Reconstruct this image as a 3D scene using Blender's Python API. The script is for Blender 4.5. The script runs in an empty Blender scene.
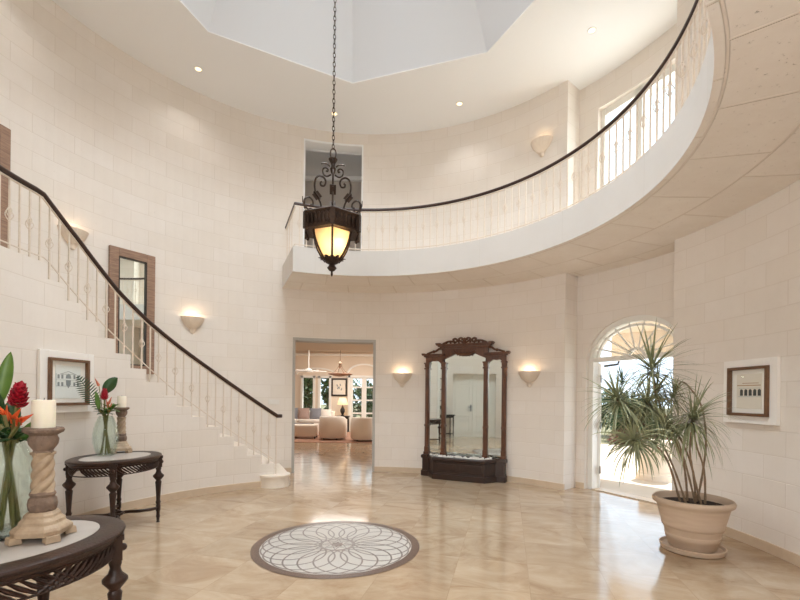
import bpy, bmesh, math, random
from mathutils import Matrix, Vector
random.seed(7)
S = bpy.context.scene
COL = S.collection
PI = math.pi
R = math.radians
sin, cos = math.sin, math.cos

# ------------------------------------------------------------------ camera, world, light
cd = bpy.data.cameras.new('camera'); cam = bpy.data.objects.new('camera', cd); COL.objects.link(cam)
CAM = Vector((0.602, -4.388, 1.5)); ROLL = 0.0117
cam.location = CAM
cam.matrix_world = Matrix.Translation(CAM) @ Matrix.Rotation(R(90), 4, 'X') @ Matrix.Rotation(ROLL, 4, 'Z')
cd.sensor_width = 36.0; cd.lens = 437.5 / 800 * 36.0
cd.shift_x = 1.12 / 800; cd.shift_y = 96.0 / 800
cd.clip_start = 0.05; cd.clip_end = 400
S.camera = cam

S.view_settings.view_transform = 'Standard'; S.view_settings.look = 'None'
S.view_settings.gamma = 1.0; S.view_settings.exposure = 0.45
S.view_settings.use_curve_mapping = False
S.cycles.max_bounces = 10; S.cycles.diffuse_bounces = 8; S.cycles.glossy_bounces = 5
S.cycles.transmission_bounces = 8; S.cycles.transparent_max_bounces = 12
S.cycles.caustics_reflective = False; S.cycles.caustics_refractive = False
S.cycles.sample_clamp_indirect = 6.0

w = bpy.data.worlds.new('sky'); S.world = w; w.use_nodes = True
bgn = w.node_tree.nodes['Background']
bgn.inputs[0].default_value = (0.72, 0.86, 1.0, 1); bgn.inputs[1].default_value = 1.7

def light(name, kind, loc, energy, color=(1, 1, 1), target=None, size=None, size_y=None, shape=None, spot=None, radius=None):
    ld = bpy.data.lights.new(name, kind); ld.energy = energy; ld.color = color
    if kind == 'AREA':
        ld.shape = shape or ('RECTANGLE' if size_y else 'SQUARE'); ld.size = size
        if size_y: ld.size_y = size_y
    if spot: ld.spot_size = R(spot); ld.spot_blend = 0.8
    if radius is not None and kind in ('POINT', 'SPOT'): ld.shadow_soft_size = radius
    o = bpy.data.objects.new(name, ld); COL.objects.link(o); o.location = loc
    if target is not None:
        d = Vector(target) - Vector(loc); o.rotation_euler = d.to_track_quat('-Z', 'Y').to_euler()
    return o

sun = light('sun', 'SUN', (8, 6, 12), 6.5, (1.0, 0.96, 0.9)); sun.data.angle = R(0.6)
sun.rotation_euler = Vector((-0.42, -0.42, -1.0)).to_track_quat('-Z', 'Y').to_euler()
# daylight entering by the roof lantern, the tall window on the gallery, the garden door, the garden room; entrance and living side lamps are added fill
sk = light('skylight_daylight', 'AREA', (0, 0, 8.55), 140, (0.83, 0.93, 1.0), (0, 0, 0), 2.4, shape='DISK'); sk.data.spread = R(114)
wd = Vector((cos(R(28)), sin(R(28)), 0))
light('gallery_window_daylight', 'AREA', wd * 5.05 + Vector((0, 0, 5.1)), 22, (0.95, 0.97, 1.0), (0, 0, 5.6), 1.2, 2.0)
light('garden_door_daylight', 'AREA', wd * 5.3 + Vector((0, 0, 1.2)), 4.5, (0.72, 0.86, 1.0), (0.8, 0, 2.8), 1.3, 2.0)
light('entrance_fill', 'AREA', (0.1, -5.45, 2.35), 110, (0.94, 0.97, 1.0), (3.0, 2, 4.4), 2.2, 1.6)  # added frontal fill behind the viewer; the alcove wall has no opening
light('garden_room_daylight', 'AREA', (-3.0, 13.9, 1.8), 7, (1, 0.96, 0.9), (-1.5, 8, 0.8), 2.6, 1.6)
light('living_side_fill', 'AREA', (4.3, 11.4, 1.6), 85, (1, 0.97, 0.93), (-1.5, 11.5, 1.0), 2.6, 2.0)  # added fill by the unseen side wall, away from the french doors

# ------------------------------------------------------------------ materials
def lin(c):
    return tuple((x / 12.92 if x <= 0.04045 else ((x + 0.055) / 1.055) ** 2.4) for x in (v / 255 for v in c)) + (1,)
MATS = {}
class Nodes:
    def __init__(s, m): s.t = m.node_tree; s.n = s.t.nodes; s.l = s.t.links
    def add(s, kind, **kw):
        x = s.n.new(kind)
        for k, v in kw.items():
            if k.startswith('_'): x.inputs[int(k[1:])].default_value = v
            else: setattr(x, k, v)
        return x
    def link(s, a, b): s.l.new(a, b)
def mat(name, col, rough=0.5, metal=0.0, noise=0.0, nscale=8.0, bump=0.0, bscale=60.0, col2=None, spec=0.5, stretch=None, coat=0.0):
    """principled material; noise mixes towards col2, bump is a noise bump in object space"""
    m = bpy.data.materials.new(name); m.use_nodes = True; N = Nodes(m)
    b = N.n['Principled BSDF']; c = lin(col)
    b.inputs['Base Color'].default_value = c; b.inputs['Roughness'].default_value = rough; b.inputs['Metallic'].default_value = metal
    b.inputs['Specular IOR Level'].default_value = spec; b.inputs['Coat Weight'].default_value = coat
    tc = N.add('ShaderNodeTexCoord'); vec = tc.outputs['Object']
    if stretch:
        mp = N.add('ShaderNodeMapping'); mp.inputs['Scale'].default_value = stretch; N.link(vec, mp.inputs[0]); vec = mp.outputs[0]
    if noise > 0:
        nt = N.add('ShaderNodeTexNoise'); nt.inputs['Scale'].default_value = nscale; nt.inputs['Detail'].default_value = 5
        N.link(vec, nt.inputs['Vector'])
        rp = N.add('ShaderNodeMapRange'); rp.inputs[1].default_value = 0.3; rp.inputs[2].default_value = 0.7; rp.inputs[4].default_value = noise
        N.link(nt.outputs[0], rp.inputs[0])
        mx = N.add('ShaderNodeMix', data_type='RGBA'); mx.inputs[6].default_value = c
        mx.inputs[7].default_value = lin(col2) if col2 else tuple(x * 0.6 for x in c[:3]) + (1,)
        N.link(rp.outputs[0], mx.inputs[0]); N.link(mx.outputs[2], b.inputs['Base Color'])
    if bump > 0:
        n2 = N.add('ShaderNodeTexNoise'); n2.inputs['Scale'].default_value = bscale; n2.inputs['Detail'].default_value = 4
        N.link(vec, n2.inputs['Vector'])
        bp = N.add('ShaderNodeBump'); bp.inputs['Strength'].default_value = bump; bp.inputs['Distance'].default_value = 0.01
        N.link(n2.outputs[0], bp.inputs['Height']); N.link(bp.outputs[0], b.inputs['Normal'])
    MATS[name] = m; return m

def coral_block(name, c1, c2, mortar, bw, rh, ms=0.008, bump=0.5, tint=0.35, pits=0.25, rough=0.85):
    """coral stone ashlar in running bond, laid out by UV metres, with pits and soft tonal clouds"""
    m = bpy.data.materials.new(name); m.use_nodes = True; N = Nodes(m); b = N.n['Principled BSDF']
    uv = N.add('ShaderNodeUVMap'); br = N.add('ShaderNodeTexBrick')
    br.inputs['Color1'].default_value = lin(c1); br.inputs['Color2'].default_value = lin(c2); br.inputs['Mortar'].default_value = lin(mortar)
    br.inputs['Scale'].default_value = 1.0; br.inputs['Mortar Size'].default_value = ms; br.inputs['Mortar Smooth'].default_value = 0.6
    br.inputs['Brick Width'].default_value = bw; br.inputs['Row Height'].default_value = rh; br.offset = 0.5
    N.link(uv.outputs[0], br.inputs['Vector'])
    tc = N.add('ShaderNodeTexCoord')
    n1 = N.add('ShaderNodeTexNoise'); n1.inputs['Scale'].default_value = 2.2; n1.inputs['Detail'].default_value = 8; n1.inputs['Roughness'].default_value = 0.7
    N.link(tc.outputs['Object'], n1.inputs['Vector'])
    mr = N.add('ShaderNodeMapRange'); mr.inputs[1].default_value = 0.35; mr.inputs[2].default_value = 0.75; mr.inputs[4].default_value = tint
    N.link(n1.outputs[0], mr.inputs[0])
    mx = N.add('ShaderNodeMix', data_type='RGBA'); mx.inputs[7].default_value = lin(mortar)
    N.link(mr.outputs[0], mx.inputs[0]); N.link(br.outputs['Color'], mx.inputs[6])
    n2 = N.add('ShaderNodeTexNoise'); n2.inputs['Scale'].default_value = 26; n2.inputs['Detail'].default_value = 6; n2.inputs['Roughness'].default_value = 0.75
    N.link(tc.outputs['Object'], n2.inputs['Vector'])
    p = N.add('ShaderNodeMapRange'); p.inputs[1].default_value = 0.62; p.inputs[2].default_value = 0.74; p.inputs[4].default_value = pits
    N.link(n2.outputs[0], p.inputs[0])
    mx2 = N.add('ShaderNodeMix', data_type='RGBA'); mx2.inputs[7].default_value = tuple(x * 0.72 for x in lin(mortar)[:3]) + (1,)
    N.link(p.outputs[0], mx2.inputs[0]); N.link(mx.outputs[2], mx2.inputs[6]); N.link(mx2.outputs[2], b.inputs['Base Color'])
    ad = N.add('ShaderNodeMath', operation='ADD'); N.link(br.outputs['Fac'], ad.inputs[0]); N.link(p.outputs[0], ad.inputs[1])
    bp = N.add('ShaderNodeBump', invert=True); bp.inputs['Strength'].default_value = bump; bp.inputs['Distance'].default_value = 0.006
    N.link(ad.outputs[0], bp.inputs['Height']); N.link(bp.outputs[0], b.inputs['Normal'])
    b.inputs['Roughness'].default_value = rough; b.inputs['Specular IOR Level'].default_value = 0.25
    MATS[name] = m; return m

def travertine(name, c1, c2, c3, size, rough=0.10):
    m = bpy.data.materials.new(name); m.use_nodes = True; N = Nodes(m); b = N.n['Principled BSDF']
    tc = N.add('ShaderNodeTexCoord'); mp = N.add('ShaderNodeMapping'); mp.inputs['Rotation'].default_value = (0, 0, R(14))
    N.link(tc.outputs['Object'], mp.inputs[0])
    br = N.add('ShaderNodeTexBrick'); br.offset = 0.0
    for k, v in (('Color1', (0.25,) * 3 + (1,)), ('Color2', (0.75,) * 3 + (1,)), ('Mortar', (0.5,) * 3 + (1,))): br.inputs[k].default_value = v
    for k, v in (('Scale', 1.0), ('Mortar Size', 0.0025), ('Brick Width', size), ('Row Height', size), ('Mortar Smooth', 0.1)): br.inputs[k].default_value = v
    N.link(mp.outputs[0], br.inputs['Vector'])
    st = N.add('ShaderNodeMapping'); st.inputs['Scale'].default_value = (1.0, 1.7, 1); N.link(mp.outputs[0], st.inputs[0])
    va = N.add('ShaderNodeVectorMath', operation='ADD'); sc = N.add('ShaderNodeVectorMath', operation='SCALE'); sc.inputs[3].default_value = 9.0
    N.link(br.outputs['Color'], sc.inputs[0]); N.link(st.outputs[0], va.inputs[0]); N.link(sc.outputs[0], va.inputs[1])
    n1 = N.add('ShaderNodeTexNoise'); n1.inputs['Scale'].default_value = 1.5; n1.inputs['Detail'].default_value = 9; n1.inputs['Roughness'].default_value = 0.68; n1.inputs['Distortion'].default_value = 1.2
    N.link(va.outputs[0], n1.inputs['Vector'])
    cr = N.add('ShaderNodeValToRGB'); e = cr.color_ramp.elements
    e[0].position = 0.32; e[0].color = lin(c3); e[1].position = 0.68; e[1].color = lin(c2)
    k = cr.color_ramp.elements.new(0.5); k.color = lin(c1)
    N.link(n1.outputs[0], cr.inputs[0])
    tn = N.add('ShaderNodeMix', data_type='RGBA', blend_type='MULTIPLY'); tn.inputs[0].default_value = 0.22
    N.link(cr.outputs[0], tn.inputs[6]); N.link(br.outputs['Color'], tn.inputs[7])
    mo = N.add('ShaderNodeMix', data_type='RGBA'); mo.inputs[7].default_value = lin((150, 122, 95))
    ml = N.add('ShaderNodeMath', operation='MULTIPLY'); ml.inputs[1].default_value = 0.45
    N.link(br.outputs['Fac'], ml.inputs[0]); N.link(ml.outputs[0], mo.inputs[0]); N.link(tn.outputs[2], mo.inputs[6]); N.link(mo.outputs[2], b.inputs['Base Color'])
    rr = N.add('ShaderNodeMapRange'); rr.inputs[3].default_value = rough * 0.7; rr.inputs[4].default_value = rough * 1.5
    N.link(n1.outputs[0], rr.inputs[0]); N.link(rr.outputs[0], b.inputs['Roughness'])
    b.inputs['Specular IOR Level'].default_value = 0.55
    MATS[name] = m; return m

def thin_glass(name, col=(1, 1, 1, 1), refl=0.08):
    m = bpy.data.materials.new(name); m.use_nodes = True; N = Nodes(m); N.n.remove(N.n['Principled BSDF'])
    tr = N.add('ShaderNodeBsdfTransparent'); tr.inputs[0].default_value = col
    gl = N.add('ShaderNodeBsdfGlossy'); gl.inputs['Roughness'].default_value = 0.02
    mx = N.add('ShaderNodeMixShader'); mx.inputs[0].default_value = refl
    N.link(tr.outputs[0], mx.inputs[1]); N.link(gl.outputs[0], mx.inputs[2]); N.link(mx.outputs[0], N.n['Material Output'].inputs[0])
    MATS[name] = m; return m

def vase_glass(name, col):
    m = bpy.data.materials.new(name); m.use_nodes = True; N = Nodes(m); b = N.n['Principled BSDF']
    b.inputs['Base Color'].default_value = lin(col); b.inputs['Roughness'].default_value = 0.03; b.inputs['IOR'].default_value = 1.38
    b.inputs['Transmission Weight'].default_value = 1.0
    tr = N.add('ShaderNodeBsdfTransparent'); tr.inputs[0].default_value = lin(col)
    mx = N.add('ShaderNodeMixShader'); mx.inputs[0].default_value = 0.2
    N.link(tr.outputs[0], mx.inputs[1]); N.link(b.outputs[0], mx.inputs[2]); N.link(mx.outputs[0], N.n['Material Output'].inputs[0])
    MATS[name] = m; return m

def glow(name, col, strength, base=(240, 220, 180)):
    m = bpy.data.materials.new(name); m.use_nodes = True; N = Nodes(m); b = N.n['Principled BSDF']
    b.inputs['Base Color'].default_value = lin(base); b.inputs['Emission Color'].default_value = lin(col); b.inputs['Emission Strength'].default_value = strength
    MATS[name] = m; return m

WALL = coral_block('coral_wall', (235, 228, 221), (231, 223, 214), (224, 215, 205), 0.52, 0.24, 0.006, 0.35, 0.5, 0.35)
SOFF = coral_block('coral_soffit', (242, 235, 227), (238, 230, 221), (226, 215, 203), 0.8, 0.62, 0.014, 1.0, 0.6, 0.8)
FASC = coral_block('coral_fascia', (212, 207, 202), (208, 203, 197), (202, 195, 187), 1.4, 2.0, 0.004, 0.3, 0.4, 0.15)
FLOOR = travertine('travertine_floor', (188, 164, 136), (202, 182, 157), (168, 140, 112), 0.61)
BASE = mat('travertine_base', (212, 193, 170), 0.4, noise=0.5, nscale=6, col2=(194, 170, 143))
CEIL = mat('ceiling_paint', (238, 238, 238), 0.8, spec=0.2)
CUP = mat('cupola_paint', (226, 230, 236), 0.8, spec=0.2)
WHITE = mat('white_paint', (236, 234, 228), 0.35)
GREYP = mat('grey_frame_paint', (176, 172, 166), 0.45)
STEP = mat('pale_coral_step', (240, 230, 217), 0.6, noise=0.3, nscale=14, col2=(228, 214, 198), bump=0.15, bscale=80)
WOODR = mat('dark_mahogany_rail', (58, 34, 26), 0.3, noise=0.5, nscale=20, col2=(38, 22, 17), stretch=(1, 1, 6))
BALU = mat('cream_painted_iron', (228, 216, 202), 0.45, noise=0.35, nscale=40, col2=(200, 182, 164))
IRON = mat('bronzed_iron', (52, 40, 33), 0.45, 0.6, noise=0.5, nscale=30, col2=(84, 60, 44), bump=0.3, bscale=120)
def lit_glass(name, col, clear=0.12):
    m = bpy.data.materials.new(name); m.use_nodes = True; N = Nodes(m); b = N.n['Principled BSDF']
    b.inputs['Base Color'].default_value = lin(col); b.inputs['Roughness'].default_value = 0.25
    tl = N.add('ShaderNodeBsdfTranslucent'); tl.inputs[0].default_value = lin(col)
    tr = N.add('ShaderNodeBsdfTransparent'); tr.inputs[0].default_value = lin(col)
    m1 = N.add('ShaderNodeMixShader'); m1.inputs[0].default_value = 0.72; N.link(b.outputs[0], m1.inputs[1]); N.link(tl.outputs[0], m1.inputs[2])
    m2 = N.add('ShaderNodeMixShader'); m2.inputs[0].default_value = clear; N.link(m1.outputs[0], m2.inputs[1]); N.link(tr.outputs[0], m2.inputs[2])
    N.link(m2.outputs[0], N.n['Material Output'].inputs[0]); MATS[name] = m; return m
AMBER = lit_glass('amber_glass', (236, 204, 156))
BULB = glow('bulb_light', (255, 214, 150), 14)
WALNUT = mat('carved_walnut', (112, 70, 46), 0.38, noise=0.8, nscale=9, col2=(60, 35, 22), bump=0.25, bscale=90, stretch=(3, 3, 0.6))
WALNUTD = mat('dark_walnut', (56, 36, 27), 0.35, noise=0.7, nscale=10, col2=(36, 22, 17), bump=0.3, bscale=110)
TABLEW = mat('dark_carved_table_wood', (62, 40, 31), 0.36, noise=0.8, nscale=12, col2=(40, 26, 20), bump=0.3, bscale=90, spec=0.35)
TSTONE = mat('pale_table_stone', (188, 180, 173), 0.3, noise=0.6, nscale=7, col2=(164, 154, 146))
MIRROR = mat('silvered_mirror', (226, 232, 228), 0.02, 1.0)
SHELL = mat('cast_shell_plaster', (228, 214, 198), 0.7, noise=0.25, nscale=16, col2=(214, 196, 176))
MFRAME = mat('tiled_bark_frame', (168, 136, 114), 0.6, noise=0.8, nscale=18, col2=(126, 98, 82), bump=0.6, bscale=60, stretch=(0.4, 0.4, 4))
PEBB = mat('white_pebbles', (232, 228, 220), 0.6)
TERRA = mat('buff_terracotta', (208, 188, 168), 0.75, noise=0.6, nscale=7, col2=(190, 166, 144), bump=0.12, bscale=70, stretch=(0.5, 0.5, 4))
SOIL = mat('dark_soil', (52, 38, 30), 0.95, noise=0.8, nscale=30, col2=(28, 20, 16), bump=1.0, bscale=60)
STEM = mat('tan_cane_stem', (150, 128, 104), 0.8, noise=0.6, nscale=22, col2=(112, 92, 72), stretch=(0.6, 0.6, 5))
LEAFD = mat('dracaena_leaf', (158, 158, 122), 0.42, noise=0.8, nscale=5, col2=(106, 116, 82))
LEAFG = mat('glossy_green_leaf', (52, 86, 40), 0.4, noise=0.6, nscale=9, col2=(34, 62, 30))
LEAFL = mat('bright_green_leaf', (98, 132, 52), 0.4, noise=0.6, nscale=12, col2=(66, 104, 40))
FERN = mat('fern_leaf', (58, 84, 56), 0.5, noise=0.4, nscale=15)
CRIM = mat('crimson_ginger', (176, 18, 42), 0.45, noise=0.5, nscale=30, col2=(120, 8, 28))
ORANGE = mat('orange_bract', (226, 98, 42), 0.4, noise=0.5, nscale=12, col2=(206, 66, 44))
PINKO = mat('salmon_bract', (222, 130, 100), 0.4, noise=0.4, nscale=12, col2=(206, 96, 70))
STALK = mat('green_stalk', (112, 118, 62), 0.5, noise=0.6, nscale=15, col2=(140, 104, 70))
GLASSV = vase_glass('aqua_glass', (249, 254, 252))
DISH = mat('dark_glazed_dish', (40, 42, 44), 0.25)
CARVE = mat('carved_tan_wood', (188, 166, 140), 0.6, noise=0.7, nscale=16, col2=(146, 122, 98), bump=0.25, bscale=80)
CARVED = mat('weathered_grey_carving', (138, 116, 100), 0.75, noise=0.7, nscale=20, col2=(98, 80, 68), bump=0.7, bscale=60)
WAX = mat('ivory_wax', (238, 230, 212), 0.5); WAX.node_tree.nodes['Principled BSDF'].inputs['Subsurface Weight'].default_value = 0.15
WICK = mat('candle_wick', (40, 34, 30), 0.9)
FRAMEW = mat('white_mount', (244, 240, 235), 0.6)
FRAMEB = mat('brown_frame_wood', (118, 84, 58), 0.4, noise=0.6, nscale=14, col2=(84, 56, 38))
PAPER = mat('pale_print_paper', (232, 235, 234), 0.5)
PAPERT = mat('tan_print_paper', (228, 220, 208), 0.5)
INK = mat('pencil_grey', (146, 152, 154), 0.7)
INKP = mat('faint_pencil', (186, 190, 190), 0.7)
INKD = mat('dark_ink', (64, 66, 64), 0.7)
INKT = mat('rust_ink', (178, 138, 104), 0.7)
MARW = mat('mosaic_white', (206, 202, 196), 0.5, noise=0.5, nscale=60, col2=(196, 190, 184))
MARD = mat('mosaic_brown', (120, 98, 86), 0.3, noise=0.9, nscale=90, col2=(86, 68, 60))
MARL = mat('mosaic_grey', (140, 130, 124), 0.3, noise=0.6, nscale=90, col2=(112, 100, 94))
SOFA = mat('white_upholstery', (232, 224, 214), 0.9, bump=0.2, bscale=200)
SOFAB = mat('cream_upholstery', (234, 224, 212), 0.9, bump=0.2, bscale=200)
CUSHG = mat('grey_cushion', (134, 134, 140), 0.9, noise=0.3, nscale=20)
CUSHP = mat('rose_beige_cushion', (178, 152, 142), 0.9, noise=0.3, nscale=20)
CREAMW = mat('cream_plaster', (228, 214, 197), 0.8, spec=0.2)
RUG = mat('rust_rug', (178, 138, 116), 0.95, noise=0.5, nscale=30, col2=(150, 110, 92))
BLACKW = mat('black_wood', (42, 34, 30), 0.4)
SHADE = glow('lit_lampshade', (255, 214, 160), 0.7, (240, 214, 176))
PICGL = thin_glass('picture_glass', (0.99, 1, 0.99, 1), 0.02)
PANE = thin_glass('window_pane', (0.98, 1, 0.99, 1), 0.06)
TERR = mat('pale_terrace_stone', (206, 192, 174), 0.7, noise=0.5, nscale=1.8, col2=(190, 174, 154))
POOL = mat('pool_water', (40, 142, 190), 0.05, noise=0.4, nscale=3, col2=(70, 170, 210))
GROUND = mat('garden_ground', (122, 112, 84), 0.95, noise=0.8, nscale=2, col2=(84, 92, 56))
BUSH = mat('hedge_leaf', (66, 96, 52), 0.5, noise=0.7, nscale=6, col2=(42, 68, 38))
BUSHR = mat('red_brown_leaf', (128, 74, 62), 0.55, noise=0.8, nscale=6, col2=(86, 52, 46))
CHROME = mat('brushed_metal', (150, 150, 150), 0.3, 0.9)
PLASTIC = mat('white_plastic', (232, 228, 222), 0.4)
DRAPE = mat('white_drape', (230, 230, 228), 0.9)

# ------------------------------------------------------------------ mesh helpers
class MB:
    def __init__(s): s.v = []; s.f = []; s.uv = []; s.mi = []; s.M = Matrix.Identity(4); s.m = 0
    def vt(s, p): s.v.append(tuple(s.M @ Vector(p))); return len(s.v) - 1
    def face(s, idx, uv=None): s.f.append(tuple(idx)); s.uv.append(uv); s.mi.append(s.m)
    def box(s, c, d, rz=0.0, taper=1.0):
        T = Matrix.Translation(c) @ Matrix.Rotation(rz, 4, 'Z'); ids = []
        for k in (-1, 1):
            q = taper if k > 0 else 1.0
            for i, j in ((-1, -1), (1, -1), (1, 1), (-1, 1)):
                ids.append(s.vt(T @ Vector((i * d[0] / 2 * q, j * d[1] / 2 * q, k * d[2] / 2))))
        for q in ((3, 2, 1, 0), (4, 5, 6, 7), (0, 1, 5, 4), (1, 2, 6, 5), (2, 3, 7, 6), (3, 0, 4, 7)): s.face([ids[k] for k in q])
    def rbox(s, c, d, b=0.05, rz=0.0, n=4, puff=0.0):
        """rounded box: superellipsoid-like grid"""
        T = Matrix.Translation(c) @ Matrix.Rotation(rz, 4, 'Z'); g = n + 2
        bm = bmesh.new(); bmesh.ops.create_cube(bm, size=1.0)
        for v in bm.verts: v.co = Vector((v.co.x * d[0], v.co.y * d[1], v.co.z * d[2]))
        bmesh.ops.bevel(bm, geom=bm.edges[:], offset=b, segments=n, profile=0.5, affect='EDGES')
        off = len(s.v)
        for v in bm.verts: s.vt(T @ v.co)
        bm.verts.index_update()
        for f in bm.faces: s.face([off + v.index for v in f.verts])
        bm.free()
    def ring(s, pts): return [s.vt(p) for p in pts]
    def bridge(s, a, b, closed=True):
        n = len(a)
        for i in range(n if closed else n - 1):
            j = (i + 1) % n; s.face((a[i], a[j], b[j], b[i]))
    def lathe(s, prof, n=24, c=(0, 0, 0), cap=True, fn=None):
        """prof: (r, z) list; fn(r, ang, z) may modulate the radius"""
        rings = []
        for r, z in prof:
            rings.append(s.ring([(c[0] + (fn(r, 2 * PI * i / n, z) if fn else r) * cos(2 * PI * i / n),
                                  c[1] + (fn(r, 2 * PI * i / n, z) if fn else r) * sin(2 * PI * i / n), c[2] + z) for i in range(n)]))
        for a, b in zip(rings, rings[1:]): s.bridge(a, b)
        if cap:
            s.face(list(reversed(rings[0]))); s.face(rings[-1])
    def tube(s, path, r, n=8, closed=False, cap=True, flat=1.0, up=None):
        P = [Vector(p) for p in path]; m = len(P); rings = []
        rr = r if isinstance(r, (list, tuple)) else [r] * m
        prev = None
        for i, p in enumerate(P):
            if closed: t = P[(i + 1) % m] - P[i - 1]
            else: t = P[min(i + 1, m - 1)] - P[max(i - 1, 0)]
            if t.length < 1e-9: t = Vector((0, 0, 1))
            t.normalize()
            if prev is None:
                ref = Vector(up) if up else (Vector((0, 0, 1)) if abs(t.z) < 0.9 else Vector((1, 0, 0)))
                x = t.cross(ref).normalized()
            else:
                x = prev - t * prev.dot(t)
                x = x.normalized() if x.length > 1e-6 else t.orthogonal().normalized()
            prev = x; y = t.cross(x)
            rings.append(s.ring([p + x * (rr[i] * cos(2 * PI * k / n)) + y * (rr[i] * flat * sin(2 * PI * k / n)) for k in range(n)]))
        for a, b in zip(rings, rings[1:]): s.bridge(a, b)
        if closed: s.bridge(rings[-1], rings[0])
        elif cap: s.face(list(reversed(rings[0]))); s.face(rings[-1])
    def prism(s, pts, z0, z1, cap=True):
        a = s.ring([(p[0], p[1], z0) for p in pts]); b = s.ring([(p[0], p[1], z1) for p in pts])
        s.bridge(a, b)
        if cap: s.face(list(reversed(a))); s.face(b)
    def extrude_y(s, pts, y0, y1):
        """outline in x,z extruded along y"""
        a = s.ring([(p[0], y0, p[1]) for p in pts]); b = s.ring([(p[0], y1, p[1]) for p in pts])
        s.bridge(b, a); s.face(a); s.face(list(reversed(b)))
    def ball(s, c, r, nu=12, nv=8, sc=(1, 1, 1)):
        s.lathe([(max(1e-4, r * sin(PI * i / nv)) * sc[0], -r * cos(PI * i / nv) * sc[2]) for i in range(nv + 1)], nu, c)
    def blade(s, p0, d, up, length, width, droop, n=6, fold=0.15, tip=0.0):
        """a leaf: midrib bends down by droop; folded along the midrib"""
        p = Vector(p0); d = Vector(d).normalized(); side = d.cross(Vector(up))
        side = side.normalized() if side.length > 1e-5 else d.orthogonal().normalized()
        prev = None; st = length / n
        for i in range(n + 1):
            t = i / n; wv = width * (sin(PI * min(1, 0.12 + 0.88 * t)) ** 0.7 if tip == 0 else (1 - t) ** tip * min(1, 0.45 + 4 * t)) * 0.5
            nrm = side.cross(d).normalized()
            cur = (s.vt(p - side * wv + nrm * wv * fold), s.vt(p), s.vt(p + side * wv + nrm * wv * fold))
            if prev:
                s.face((prev[0], prev[1], cur[1], cur[0])); s.face((prev[1], prev[2], cur[2], cur[1]))
            prev = cur; p = p + d * st
            d = (d + Vector((0, 0, -1)) * droop * st / max(length, 1e-6) * (0.4 + 1.2 * t)).normalized()
            s2 = side - d * side.dot(d)
            if s2.length > 1e-5: side = s2.normalized()
        return p
    def build(s, name, mats, parent=None, smooth=True, solid=0.0, bevel=0.0, angle=40):
        me = bpy.data.meshes.new(name); me.from_pydata(s.v, [], s.f)
        mats = mats if isinstance(mats, (list, tuple)) else [mats]
        for m in mats: me.materials.append(m)
        if any(u is not None for u in s.uv):
            ul = me.uv_layers.new(name='UVMap'); k = 0
            for f, u in zip(s.f, s.uv):
                for i in range(len(f)):
                    ul.data[k].uv = u[i] if u else (0, 0); k += 1
        for p, mi in zip(me.polygons, s.mi): p.material_index = mi
        me.validate(); me.update()
        o = bpy.data.objects.new(name, me); COL.objects.link(o)
        if parent: o.parent = parent
        if smooth:
            for p in me.polygons: p.use_smooth = True
            me.set_sharp_from_angle(angle=R(angle))
        if bevel:
            b = o.modifiers.new('bevel', 'BEVEL'); b.width = bevel; b.segments = 2; b.limit_method = 'ANGLE'
        if solid:
            m = o.modifiers.new('solid', 'SOLIDIFY'); m.thickness = solid; m.offset = 0
        return o

def tag(o, label, cat, group=None, kind=None):
    o['label'] = label; o['category'] = cat
    if group: o['group'] = group
    if kind: o['kind'] = kind
    return o
def empty(name, loc, rz, label, cat, group=None):
    o = bpy.data.objects.new(name, None); COL.objects.link(o); o.location = loc; o.rotation_euler = (0, 0, rz); o.empty_display_size = 0.1
    return tag(o, label, cat, group)
def struct(o, label, cat):
    o['kind'] = 'structure'; o['label'] = label; o['category'] = cat; return o
def kids(o): return [c for c in COL.objects if c.parent == o]
def copy_tree(o, parent=None):
    c = o.copy(); COL.objects.link(c); c.parent = parent
    for ch in kids(o): copy_tree(ch, c)
    return c
def pol(r, th, z=0.0): return Vector((r * cos(R(th)), r * sin(R(th)), z))
def frange(a, b, st):
    n = max(1, int(round(abs(b - a) / st))); return [a + (b - a) * i / n for i in range(n + 1)]
def smooth_path(pts, n=8, closed=False):
    P = [Vector(p) for p in pts]; out = []; m = len(P)
    for i in range(m if closed else m - 1):
        g = lambda k: P[k % m] if closed else P[min(max(k, 0), m - 1)]
        a, b, c, d = g(i - 1), g(i), g(i + 1), g(i + 2)
        for j in range(n):
            t = j / n
            out.append(0.5 * ((2 * b) + (c - a) * t + (2 * a - 5 * b + 4 * c - d) * t * t + (3 * b - a - 3 * c + d) * t ** 3))
    if not closed: out.append(P[-1])
    return out
def at(px, py, depth):
    """point seen at a picture position at a given distance from the camera's standpoint along Y"""
    u = px - 400; v = 300 - py; c, s_ = cos(ROLL), sin(ROLL)
    u, v = c * u - s_ * v, s_ * u + c * v
    v += 96
    return CAM + Vector((u / 437.5, 1, v / 437.5)) * depth

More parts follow.
